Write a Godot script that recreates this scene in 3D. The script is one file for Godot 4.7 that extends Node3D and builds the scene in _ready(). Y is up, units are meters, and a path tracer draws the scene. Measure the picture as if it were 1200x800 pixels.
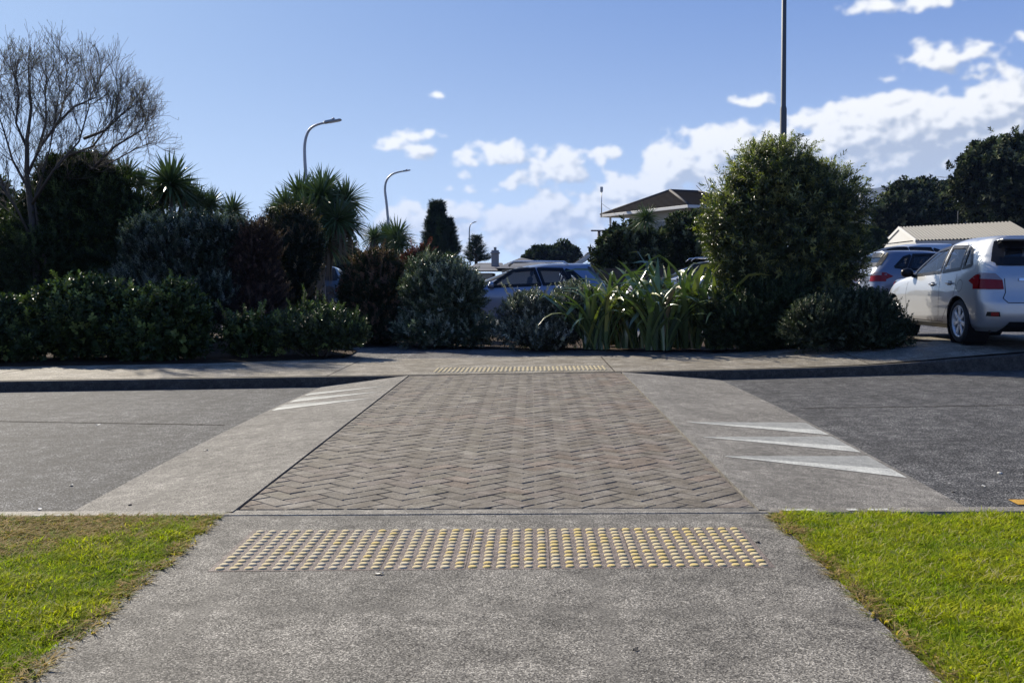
extends Node3D
# A raised brick crossing between two footpaths, a planted verge and a car park behind it. Units are metres, y up.

const FOCAL := 1230.0                     # focal length for a picture 1200 wide
const EYE := Vector3(0, 1.1, 0)
var look := Basis(Vector3.UP, deg_to_rad(1.025)) * Basis(Vector3.RIGHT, deg_to_rad(-1.5))
var sun_dir := Vector3.ZERO               # towards the sun
var rng := RandomNumberGenerator.new()
var mats := {}
var tex := {}

# ------------------------------------------------------------------ helpers

func pt(px: float, py: float, depth: float) -> Vector3:      # the point at that depth behind a place in the photograph
	var d := look * Vector3((px - 600.0) / FOCAL, -(py - 361.2) / FOCAL, -1.0)
	return EYE + d * (depth / -d.z)

func direction(az: float, el: float) -> Vector3:             # degrees right of -Z, degrees up
	var a := deg_to_rad(az)
	var e := deg_to_rad(el)
	return Vector3(sin(a) * cos(e), sin(e), -cos(a) * cos(e))

func thing(called: String, label: String, category: String, at := Vector3.ZERO, group := "", turn := 0.0) -> Node3D:
	var o := Node3D.new()
	o.name = called
	add_child(o, true)
	o.position = at
	o.rotation.y = turn
	o.set_meta("label", label)
	o.set_meta("category", category)
	if group != "":
		o.set_meta("group", group)
	return o

func part(parent: Node, called: String, mesh: Mesh, mat: Material, xf := Transform3D()) -> MeshInstance3D:
	var o := MeshInstance3D.new()
	o.name = called
	o.mesh = mesh
	if mat:
		o.material_override = mat
	o.transform = xf
	parent.add_child(o, true)
	return o

func setting(called: String, mesh: Mesh, mat: Material) -> MeshInstance3D:
	var o := part(self, called, mesh, mat)
	o.set_meta("kind", "structure")
	return o

func st_new(smooth := false) -> SurfaceTool:
	var st := SurfaceTool.new()
	st.begin(Mesh.PRIMITIVE_TRIANGLES)
	st.set_smooth_group(0 if smooth else -1)
	return st

func done(st: SurfaceTool) -> ArrayMesh:
	st.generate_normals()
	return st.commit()

func tri(st: SurfaceTool, a: Vector3, b: Vector3, c: Vector3) -> void:
	st.add_vertex(a); st.add_vertex(b); st.add_vertex(c)

func quad(st: SurfaceTool, a: Vector3, b: Vector3, c: Vector3, d: Vector3) -> void:   # clockwise from the front
	st.add_vertex(a); st.add_vertex(b); st.add_vertex(c)
	st.add_vertex(a); st.add_vertex(c); st.add_vertex(d)

func box(st: SurfaceTool, c: Vector3, s: Vector3, b := Basis(), bevel := 0.0) -> void:
	var h := s * 0.5
	var e: float = minf(bevel, minf(h.x, minf(h.y, h.z)) * 0.9)
	if e <= 0.0:
		for ax in 3:
			for sg in [-1.0, 1.0]:
				var n := Vector3.ZERO; n[ax] = sg
				var u := Vector3.ZERO; u[(ax + 1) % 3] = 1.0
				var v := n.cross(u)
				var q := []
				for k in [[-1, -1], [-1, 1], [1, 1], [1, -1]]:
					q.append(c + b * ((n + u * k[0] + v * k[1]) * h))
				quad(st, q[0], q[1], q[2], q[3])
		return
	var i := h - Vector3(e, e, e)
	for ax in 3:
		for sg in [-1.0, 1.0]:
			var n := Vector3.ZERO; n[ax] = sg
			var u := Vector3.ZERO; u[(ax + 1) % 3] = 1.0
			var v := n.cross(u)
			var q := []
			for k in [[-1, -1], [-1, 1], [1, 1], [1, -1]]:
				q.append(c + b * (n * h + (u * k[0] + v * k[1]) * i))
			quad(st, q[0], q[1], q[2], q[3])
	for ax in 3:                             # the twelve chamfers
		var p := (ax + 1) % 3
		var r := (ax + 2) % 3
		for sp in [-1.0, 1.0]:
			for sr in [-1.0, 1.0]:
				var q := []
				for k in [[0, -1.0], [0, 1.0], [1, 1.0], [1, -1.0]]:
					var w := Vector3.ZERO
					w[ax] = k[1] * i[ax]
					w[p] = sp * (h[p] if k[0] == 0 else i[p])
					w[r] = sr * (i[r] if k[0] == 0 else h[r])
					q.append(c + b * w)
				if sp * sr > 0: quad(st, q[0], q[1], q[2], q[3])
				else: quad(st, q[3], q[2], q[1], q[0])
	for sx in [-1.0, 1.0]:
		for sy in [-1.0, 1.0]:
			for sz in [-1.0, 1.0]:
				var s3 := Vector3(sx, sy, sz)
				var a := c + b * (Vector3(h.x, i.y, i.z) * s3)
				var d := c + b * (Vector3(i.x, h.y, i.z) * s3)
				var f := c + b * (Vector3(i.x, i.y, h.z) * s3)
				if sx * sy * sz < 0: tri(st, a, d, f)
				else: tri(st, a, f, d)

func tube(st: SurfaceTool, pts: Array, radii: Array, sides := 6, capped := true) -> void:
	var rings := []
	var ref := Vector3(0.31, 0.2, 0.93)
	for k in pts.size():
		var d: Vector3 = (pts[mini(k + 1, pts.size() - 1)] - pts[maxi(k - 1, 0)]).normalized()
		var x := ref - d * ref.dot(d)
		if x.length() < 0.1:
			x = Vector3(1, 0, 0) - d * d.x
		x = x.normalized()
		ref = x
		var y := d.cross(x)
		var ring := []
		for j in sides:
			var a := TAU * j / sides
			ring.append(pts[k] + (x * cos(a) + y * sin(a)) * float(radii[k]))
		rings.append(ring)
	for k in pts.size() - 1:
		for j in sides:
			var n := (j + 1) % sides
			quad(st, rings[k][j], rings[k][n], rings[k + 1][n], rings[k + 1][j])
	if capped:
		for j in sides:
			var n := (j + 1) % sides
			tri(st, pts[0], rings[0][n], rings[0][j])
			tri(st, pts[-1], rings[-1][j], rings[-1][n])

func lathe(st: SurfaceTool, prof: Array, sides: int, xf := Transform3D()) -> void:   # prof: Vector2(radius, height), turned about y
	for j in sides:
		var a := TAU * j / sides
		var c := TAU * (j + 1) / sides
		for k in prof.size() - 1:
			var p: Vector2 = prof[k]
			var q: Vector2 = prof[k + 1]
			var p0 := xf * Vector3(p.x * cos(a), p.y, p.x * sin(a))
			var p1 := xf * Vector3(p.x * cos(c), p.y, p.x * sin(c))
			var q0 := xf * Vector3(q.x * cos(a), q.y, q.x * sin(a))
			var q1 := xf * Vector3(q.x * cos(c), q.y, q.x * sin(c))
			if p.x > 1e-6: tri(st, p0, q1, p1)
			if q.x > 1e-6: tri(st, p0, q0, q1)

func slab(st: SurfaceTool, poly: PackedVector2Array, y0: float, y1: float, bevel: float, tilt := Vector2.ZERO) -> void:   # a convex outline in x, z raised to a slab
	var c := Vector2.ZERO
	for p in poly: c += p
	c /= poly.size()
	var outer := []
	var inner := []
	for p in poly:
		var d := p - c
		var t := tilt.dot(d)
		outer.append(Vector3(p.x, y1 - bevel + t, p.y))
		var q := c + d * maxf(0.0, 1.0 - bevel / maxf(d.length(), 0.001) * 1.3)
		inner.append(Vector3(q.x, y1 + t, q.y))
	var area := 0.0
	for k in poly.size():
		area += poly[k].cross(poly[(k + 1) % poly.size()])
	var top := Vector3(c.x, y1, c.y)
	for k in poly.size():
		var n := (k + 1) % poly.size()
		var a: int = k if area > 0 else n
		var b: int = n if area > 0 else k
		tri(st, top, inner[a], inner[b])
		quad(st, inner[a], outer[a], outer[b], inner[b])
		var oa: Vector3 = outer[a]
		var ob: Vector3 = outer[b]
		quad(st, oa, Vector3(oa.x, y0, oa.z), Vector3(ob.x, y0, ob.z), ob)

func sheet(points: Array, y: Callable, div := 1) -> ArrayMesh:      # a four-cornered sheet (x, z), subdivided, its height from y(x, z)
	var st := st_new(true)
	for i in div:
		for j in div:
			var q := []
			for k in [[0, 0], [1, 0], [1, 1], [0, 1]]:
				var u := float(i + k[0]) / div
				var v := float(j + k[1]) / div
				var p: Vector2 = points[0].lerp(points[1], u).lerp(points[3].lerp(points[2], u), v)
				q.append(Vector3(p.x, y.call(p.x, p.y), p.y))
			quad(st, q[0], q[1], q[2], q[3])
	return done(st)

func hash_noise(sd: int, freq: float, octaves := 3, kind := FastNoiseLite.TYPE_SIMPLEX_SMOOTH) -> FastNoiseLite:
	var n := FastNoiseLite.new()
	n.seed = sd
	n.noise_type = kind
	n.frequency = freq
	n.fractal_octaves = octaves
	if octaves <= 1:
		n.fractal_type = FastNoiseLite.FRACTAL_NONE
	return n

# ------------------------------------------------------------------ materials

func speckled(size: int, sd: int, stops: Array, cell: float, mix: Vector3, contrast := 1.0) -> ImageTexture:   # stone chips in a matrix: cells, grain and slow stains
	var a := hash_noise(sd, cell, 1, FastNoiseLite.TYPE_CELLULAR)
	a.cellular_return_type = FastNoiseLite.RETURN_CELL_VALUE
	a.cellular_jitter = 1.0
	var da := a.get_seamless_image(size, size).get_data()
	var db := hash_noise(sd + 1, 0.28, 2).get_seamless_image(size, size).get_data()
	var dc := hash_noise(sd + 2, 0.008, 4).get_seamless_image(size, size).get_data()
	var lut := PackedByteArray()
	for k in 256:
		var t := clampf((k / 255.0 - 0.5) * contrast + 0.5, 0.0, 1.0) * (stops.size() - 1)
		var i := mini(int(t), stops.size() - 2)
		var c: Color = stops[i].lerp(stops[i + 1], t - i)
		lut.append(int(c.r * 255)); lut.append(int(c.g * 255)); lut.append(int(c.b * 255))
	var outp := PackedByteArray()
	outp.resize(size * size * 3)
	for k in size * size:
		var v := int(clampf(da[k] * mix.x + db[k] * mix.y + dc[k] * mix.z, 0, 255)) * 3
		outp[k * 3] = lut[v]
		outp[k * 3 + 1] = lut[v + 1]
		outp[k * 3 + 2] = lut[v + 2]
	return ImageTexture.create_from_image(Image.create_from_data(size, size, false, Image.FORMAT_RGB8, outp))

func stain_tex(sd: int, freq: float, lo: Color, hi: Color) -> NoiseTexture2D:
	var t := NoiseTexture2D.new()
	t.width = 512
	t.height = 512
	t.seamless = true
	t.noise = hash_noise(sd, freq, 5)
	var g := Gradient.new()
	g.set_color(0, lo)
	g.set_color(1, hi)
	t.color_ramp = g
	return t

func mat(called: String, c: Color, rough := 0.8, metal := 0.0) -> StandardMaterial3D:      # c is a linear base colour
	if mats.has(called):
		return mats[called]
	var m := StandardMaterial3D.new()
	m.resource_name = called
	m.albedo_color = c.linear_to_srgb()
	m.roughness = rough
	m.metallic = metal
	mats[called] = m
	return m

func ground_mat(called: String, t: Texture2D, tile: float, tint: Color, rough: float, relief: float, stains: Texture2D = null, stain_tile := 6.0) -> StandardMaterial3D:
	var m := mat(called, tint, rough)
	m.albedo_texture = t
	m.metallic_specular = .25
	m.uv1_triplanar = true
	m.uv1_world_triplanar = true
	m.uv1_triplanar_sharpness = 4.0
	m.uv1_scale = Vector3.ONE / tile
	m.uv1_offset = Vector3(0.37, 0.21, 0.13)
	if relief > 0.0:
		m.heightmap_enabled = true
		m.heightmap_texture = t
		m.heightmap_scale = relief
	if stains:
		m.detail_enabled = true
		m.detail_albedo = stains
		m.detail_blend_mode = BaseMaterial3D.BLEND_MODE_MUL
		m.detail_uv_layer = BaseMaterial3D.DETAIL_UV_2
		m.uv2_triplanar = true
		m.uv2_world_triplanar = true
		m.uv2_scale = Vector3.ONE / stain_tile
	return m

func leaf_mat(called: String, rough: float, glow: Color, spec := 0.5) -> StandardMaterial3D:
	var m := mat(called, Color.WHITE, rough)
	m.vertex_color_use_as_albedo = true
	m.metallic_specular = spec
	m.backlight_enabled = true
	m.backlight = glow
	return m

func build_materials() -> void:
	tex.aggregate = speckled(1024, 11, [Color(.14, .135, .13), Color(.34, .33, .315), Color(.46, .45, .43), Color(.58, .565, .535), Color(.9, .88, .84)], 0.3, Vector3(.5, .36, .14), 1.5)
	tex.asphalt = speckled(1024, 31, [Color(.08, .08, .085), Color(.22, .22, .225), Color(.3, .3, .305), Color(.44, .44, .44), Color(.85, .84, .82)], 0.26, Vector3(.5, .34, .16), 1.8)
	tex.brick = speckled(512, 51, [Color(.4, .39, .38), Color(.62, .6, .58), Color(.76, .74, .72), Color(.95, .93, .9)], 0.22, Vector3(.4, .42, .18), 1.5)
	tex.soil = speckled(512, 71, [Color(.05, .04, .03), Color(.16, .12, .09), Color(.27, .21, .15), Color(.42, .34, .25)], 0.09, Vector3(.5, .3, .2), 1.3)
	tex.stain = stain_tex(5, 0.012, Color(.8, .8, .8), Color(1, 1, 1))
	tex.stain_warm = stain_tex(6, 0.018, Color(.72, .70, .66), Color(1, 1, 1))
	tex.worn = speckled(512, 91, [Color(.5, .5, .49), Color(.7, .7, .68), Color(.84, .84, .81), Color(.92, .92, .89)], 0.2, Vector3(.4, .4, .2), 1.5)
	ground_mat("path concrete", tex.aggregate, 1.35, Color(.9, .89, .86), .8, .2, tex.stain, 3.1)
	ground_mat("ramp concrete", tex.aggregate, 1.1, Color(1.02, 1.01, .98), .85, .14, tex.stain, 4.3)
	ground_mat("far concrete", tex.aggregate, 1.6, Color(1.22, 1.19, 1.12), .75, .1, tex.stain_warm, 5.0)
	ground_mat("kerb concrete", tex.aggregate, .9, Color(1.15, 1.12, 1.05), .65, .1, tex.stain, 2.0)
	ground_mat("asphalt", tex.asphalt, 1.7, Color(.67, .67, .665), .85, .3, tex.stain, 7.0)
	mats["asphalt"].metallic_specular = .3
	ground_mat("shaded kerb", tex.aggregate, .9, Color(.4, .39, .38), .85, .1, tex.stain, 2.0)  # far kerb concrete, its colour darkened to stand in for deep shade
	ground_mat("car park asphalt", tex.asphalt, 2.1, Color(1.1, 1.08, 1.05), .6, .2, tex.stain, 8.0)
	ground_mat("soil", tex.soil, .8, Color(.8, .75, .7), .95, .8)
	ground_mat("lawn soil", tex.soil, .5, Color(.75, .8, .45), .95, .8)
	ground_mat("bedding sand", tex.soil, .35, Color(.33, .31, .3), .95, .3)
	ground_mat("white paint", tex.worn, .8, Color(.78, .78, .755), .6, .05)
	ground_mat("faded paint", tex.worn, .5, Color(.47, .47, .46), .6, .05)
	ground_mat("yellow paint", tex.worn, .6, Color(.75, .42, .06), .5, .05)
	ground_mat("tactile tile", tex.aggregate, .7, Color(.78, .68, .66), .7, .1)
	var tints := [Color(.48, .45, .4), Color(.52, .49, .44), Color(.45, .425, .385), Color(.52, .45, .39), Color(.49, .445, .405), Color(.55, .525, .46)]
	for k in tints.size():
		ground_mat("paver %d" % k, tex.brick, .43, Color(tints[k].r * .95, tints[k].g * .97, tints[k].b * .985), .75, .08, tex.stain_warm, 2.3)
	for k in 3:
		var m := mat("tactile stud %d" % k, [Color(.5, .42, .25), Color(.52, .41, .18), Color(.48, .42, .29)][k], .85)
		m.metallic_specular = .12
	leaf_mat("grass", .6, Color(.95, 1.0, .4), .1)
	leaf_mat("pale leaf", .35, Color(.75, .85, .3), .5)
	leaf_mat("glossy leaf", .27, Color(.4, .47, .14), .32)
	leaf_mat("soft leaf", .42, Color(.45, .5, .16), .2)
	leaf_mat("strap leaf", .28, Color(.5, .6, .2), .55)
	leaf_mat("far leaf", .6, Color(.4, .46, .15), .12)
	mat("bark", Color(.075, .067, .058), .9)
	mat("twig bark", Color(.12, .11, .095), .9)
	mat("pale bark", Color(.13, .115, .1), .9)
	mat("galvanised steel", Color(.36, .37, .38), .45, .7)
	mat("dark steel", Color(.1, .105, .11), .6, .3)
	mat("lamp housing", Color(.3, .31, .32), .5, .4)
	mat("lamp glass", Color(.65, .65, .62), .25)
	mat("tyre rubber", Color(.018, .018, .019), .8)
	mat("black trim", Color(.012, .012, .013), .3).metallic_specular = .3
	mat("cabin lining", Color(.05, .05, .055), .8)
	mat("alloy", Color(.68, .69, .7), .4, .5)
	mat("chrome", Color(.8, .8, .8), .12, 1.0)
	mat("brake disc", Color(.1, .1, .1), .5, .6)
	mat("plate", Color(.75, .75, .72), .5)
	for row in [["car glass", Color(.02, .025, .028), .3], ["dark car glass", Color(.008, .01, .012), .72]]:
		var g := mat(row[0], row[1], .03)
		g.albedo_color.a = row[2]
		g.transparency = BaseMaterial3D.TRANSPARENCY_ALPHA
	var red := mat("tail lens", Color(.2, .003, .007), .2)
	red.metallic_specular = .4
	mat("clear lens", Color(.27, .22, .22), .12, .3)
	mat("window glass", Color(.03, .04, .05), .05)

func paint(called: String, c: Color, rough := .38, metal := .55) -> StandardMaterial3D:
	var m := mat(called, c, rough, metal)
	m.clearcoat_enabled = true
	m.clearcoat = 1.0
	m.clearcoat_roughness = .04
	return m

# ------------------------------------------------------------------ sky

var puffs := []                            # [azimuth, elevation, half width, half height, strength] in degrees
var billow: FastNoiseLite
var wisp: FastNoiseLite
var broad: FastNoiseLite

func cloud_field(w: int, h: int, az0: float, az1: float, el0: float, el1: float) -> PackedFloat32Array:
	var f := PackedFloat32Array()
	f.resize(w * h)
	for p in puffs:
		for wrap in [-360.0, 0.0, 360.0]:
			var ax: float = p[0] + wrap
			var reach: float = p[2] * 1.5
			var high: float = p[3] * 1.5
			var x0 := maxi(0, int((ax - reach - az0) / (az1 - az0) * w))
			var x1 := mini(w - 1, int((ax + reach - az0) / (az1 - az0) * w))
			var y0 := maxi(0, int((el1 - p[1] - high) / (el1 - el0) * h))
			var y1 := mini(h - 1, int((el1 - p[1] + high) / (el1 - el0) * h))
			for y in range(y0, y1 + 1):
				var dy: float = (el1 - (y + .5) / h * (el1 - el0) - p[1]) / p[3]
				if dy < 0.0:
					dy *= 1.35             # flatter below than above
				for x in range(x0, x1 + 1):
					var dx: float = (az0 + (x + .5) / w * (az1 - az0) - ax) / p[2]
					var r := dx * dx + dy * dy
					if r < 2.2:
						var v: float = p[4] * (1.0 - r / 2.2)
						var k := y * w + x
						f[k] = maxf(f[k], v) + minf(f[k], v) * 0.25
	return f

func sky_piece(w: int, h: int, az0: float, az1: float, el0: float, el1: float) -> Image:
	var f := cloud_field(w, h, az0, az1, el0, el1)
	var dens := PackedFloat32Array()
	dens.resize(w * h)
	for y in h:
		var el := el1 - (y + .5) / h * (el1 - el0)
		for x in w:
			var az := fposmod(az0 + (x + .5) / w * (az1 - az0) + 180.0, 360.0) - 180.0
			var k := y * w + x
			if f[k] > 0.0:
				var d := direction(az, el) * 60.0
				d.y *= 1.35
				var n := 0.55 - absf(billow.get_noise_3dv(d)) * 2.2
				var s := wisp.get_noise_3dv(d) * .9
				dens[k] = f[k] * 1.5 + (n + s) * .95 - .66
	var img := Image.create_empty(w, h, false, Image.FORMAT_RGBF)
	var sx := int(round(-0.9 / (az1 - az0) * w))
	var sy := int(round(-1.0 / (el1 - el0) * h))
	var sun_az := rad_to_deg(atan2(sun_dir.x, -sun_dir.z))
	for y in h:
		var el := el1 - (y + .5) / h * (el1 - el0)
		var up := clampf(sin(deg_to_rad(maxf(el, 0.0))), 0.0, 1.0)
		for x in w:
			var az := az0 + (x + .5) / w * (az1 - az0)
			var d := direction(az, el)
			var ang := rad_to_deg(acos(clampf(d.dot(sun_dir), -1.0, 1.0)))
			var t := exp(-pow(up / .14, 1.15))
			var c := Vector3(.019, .068, .235).lerp(Vector3(.036, .108, .33), exp(-pow(up / .6, 2.0))).lerp(Vector3(.47, .58, .68), t)
			c += Vector3(.48, .56, .47) * exp(-ang / 18.0) + Vector3(.9, .88, .8) * exp(-ang * ang / 50.0)
			var k := y * w + x
			var D := dens[k]
			if D > 0.0:
				var a := smoothstep(-.02, .8, D)
				var toward := []
				for q in [.3, 1.0, 2.2]:
					var xx: int = clampi(x + int(round(sx * q)), 0, w - 1)
					var yy: int = clampi(y + int(round(sy * q)), 0, h - 1)
					toward.append(maxf(dens[yy * w + xx], 0.0))
				var lit: float = clampf(.74 + (D - toward[0]) * .9 + (D - toward[1]) * .5 - toward[2] * .26 - clampf(D - .4, 0.0, 1.6) * .3, 0.0, 1.0)
				var near := exp(-ang / 45.0)
				var body := Vector3(.27, .31, .38).lerp(Vector3(.61, .615, .61), lit) * (.88 + .35 * near)
				var low := clampf(1.0 - el / 9.0, 0.0, 1.0)
				body = body.lerp(Vector3(.47, .53, .59), low * .4)
				c = c.lerp(body, a * (.96 - .25 * low))
			if el < 0.0:
				c = c.lerp(Vector3(.2, .22, .24), clampf(-el / 4.0, 0.0, 1.0))
			img.set_pixel(x, y, Color(c.x, c.y, c.z))
	return img

func make_sky() -> PanoramaSkyMaterial:
	billow = hash_noise(401, .3, 6)
	wisp = hash_noise(402, .62, 6)
	# the clouds in view: x, y, half width, half height on the photograph, strength
	for r in [[478, 172, 24, 13, 1.0], [505, 160, 13, 7, .7], [494, 181, 9, 7, .6], [510, 112, 8, 3, .6], [588, 180, 30, 13, .95], [560, 190, 20, 7, .75], [540, 187, 8, 7, .6], [547, 205, 7, 6, .6],
			[655, 198, 34, 17, 1.05], [612, 215, 20, 9, .85], [684, 188, 18, 8, .8], [711, 183, 15, 8, .9], [551, 222, 28, 5, .75], [478, 241, 14, 5, .7], [490, 252, 44, 12, .95], [545, 248, 36, 9, .95], [500, 275, 60, 18, .85],
			[605, 262, 36, 22, 1.1], [652, 250, 30, 24, 1.2], [690, 268, 34, 18, 1.05], [640, 290, 75, 16, .95], [560, 285, 30, 14, .85],
			[735, 225, 32, 20, 1.1], [775, 205, 30, 20, 1.15], [820, 185, 40, 24, 1.2], [870, 175, 40, 22, 1.2], [930, 172, 45, 22, 1.2], [985, 160, 50, 26, 1.2], [1045, 150, 44, 24, 1.15], [1100, 143, 42, 24, 1.15], [1175, 122, 42, 24, 1.15], [1240, 116, 50, 26, 1.15],
			[780, 240, 70, 24, 1.0], [1000, 205, 90, 28, 1.15], [1140, 178, 80, 30, 1.15], [1090, 205, 90, 26, 1.05], [890, 215, 70, 30, 1.05], [1215, 170, 70, 40, 1.1],
			[1112, 68, 36, 16, 1.05], [1148, 76, 18, 7, .8], [1062, 4, 52, 9, 1.0], [1041, 121, 24, 11, .95], [885, 118, 24, 7, .8], [945, 128, 10, 4, .65], [975, 125, 7, 5, .65], [1042, 75, 10, 4, .6], [1196, 45, 16, 5, .7], [855, 152, 12, 5, .6], [1040, 92, 8, 5, .55],
			[790, 205, 12, 12, .5], [700, 232, 10, 10, .5]]:
		var d: Vector3 = (pt(r[0], r[1], 1.0) - EYE).normalized()
		var deg: float = rad_to_deg(1.0 / FOCAL)
		puffs.append([rad_to_deg(atan2(d.x, -d.z)), rad_to_deg(asin(d.y)), r[2] * deg * 1.18, r[3] * deg * 1.22, r[4]])
	rng.seed = 77                          # the same weather goes on all round
	var az := 31.0
	while az < 325.0:
		var big := rng.randf()
		var top := rng.randf_range(3.0, 10.0)
		for k in 3:
			puffs.append([az + rng.randf_range(-3, 3), top * rng.randf_range(.5, 1.0), rng.randf_range(1.6, 3.6), rng.randf_range(.9, 1.7), rng.randf_range(.95, 1.25)])
		if big > .7:
			puffs.append([az + rng.randf_range(-3, 3), rng.randf_range(9, 24), rng.randf_range(1.2, 3.0), rng.randf_range(.5, 1.1), rng.randf_range(.8, 1.1)])
		az += rng.randf_range(4.0, 9.5)
	var img := sky_piece(1024, 512, -180.0, 180.0, -90.0, 90.0)
	img.resize(4096, 2048, Image.INTERPOLATE_CUBIC)
	var w := 704
	var h := 288
	var deg_px := 360.0 / 4096.0
	var eye_piece := sky_piece(w, h, -w * .5 * deg_px, w * .5 * deg_px, 24.0 * deg_px * -1.0, (h - 24.0) * deg_px)
	# the panorama starts at -Z, so the view ahead lies on its two edges
	var shifted := Image.create_empty(4096, 2048, false, Image.FORMAT_RGBF)
	shifted.blit_rect(img, Rect2i(2048, 0, 2048, 2048), Vector2i(0, 0))
	shifted.blit_rect(img, Rect2i(0, 0, 2048, 2048), Vector2i(2048, 0))
	shifted.blit_rect(eye_piece, Rect2i(w / 2, 0, w / 2, h), Vector2i(0, 1024 - h + 24))
	shifted.blit_rect(eye_piece, Rect2i(0, 0, w / 2, h), Vector2i(4096 - w / 2, 1024 - h + 24))
	var m := PanoramaSkyMaterial.new()
	m.panorama = ImageTexture.create_from_image(shifted)
	return m

# ------------------------------------------------------------------ ground, road, crossing

func far_kerb(x: float) -> float:
	if x < 0.0:
		return -12.37 - .18 * x
	var q := minf(x, 9.0)
	return -12.37 - .2 * q - .014 * q * q - .45 * (x - q)

func near_kerb(x: float) -> float:
	return -4.93 - .04 * x

func brick_edge(x: float) -> float:
	return -5.05 - .036 * x

func rise(x: float, z: float) -> float:      # the far side climbs a little towards the car park on the right
	return .2 * smoothstep(2.6, 6.0, x) * smoothstep(12.9, 15.6, -z)

func road_y(x: float, z: float) -> float:
	var t := clampf((z - near_kerb(x)) / (far_kerb(x) - near_kerb(x)), 0.0, 1.0)
	return -.112 + .035 * sin(PI * t)

func strip(xs: Array, z0: Callable, z1: Callable, y: Callable, div: int) -> ArrayMesh:     # a sheet between two lines that run along x
	var st := st_new(true)
	for i in xs.size() - 1:
		for j in div:
			var q := []
			for k in [[0, 0], [0, 1], [1, 1], [1, 0]]:
				var x: float = xs[i + k[0]]
				var z: float = lerpf(z0.call(x), z1.call(x), float(j + k[1]) / div)
				q.append(Vector3(x, y.call(x, z), z))
			quad(st, q[0], q[1], q[2], q[3])
	return done(st)

func beam(xs: Array, z0: Callable, width: float, top: Callable, bottom: float, bevel: float, front: float) -> ArrayMesh:   # a kerb: front +1 faces the viewer, -1 away
	var st := st_new()
	for i in xs.size() - 1:
		var ring := []
		for k in 2:
			var x: float = xs[i + k]
			var z: float = z0.call(x)
			var t: float = top.call(x, z)
			ring.append([Vector3(x, bottom, z), Vector3(x, t - bevel, z - (0.012 if front > 0 else 0.0)), Vector3(x, t, z - bevel * 1.2), Vector3(x, t, z - width + bevel), Vector3(x, t - bevel, z - width + (0.0 if front > 0 else .012)), Vector3(x, bottom, z - width)])
		for j in 5:
			quad(st, ring[0][j], ring[0][j + 1], ring[1][j + 1], ring[1][j])
	return done(st)

func range_x(a: float, b: float, step: float) -> Array:
	var r := []
	var x := a
	while x < b - 1e-4:
		r.append(x)
		x += step
	r.append(b)
	return r

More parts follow.
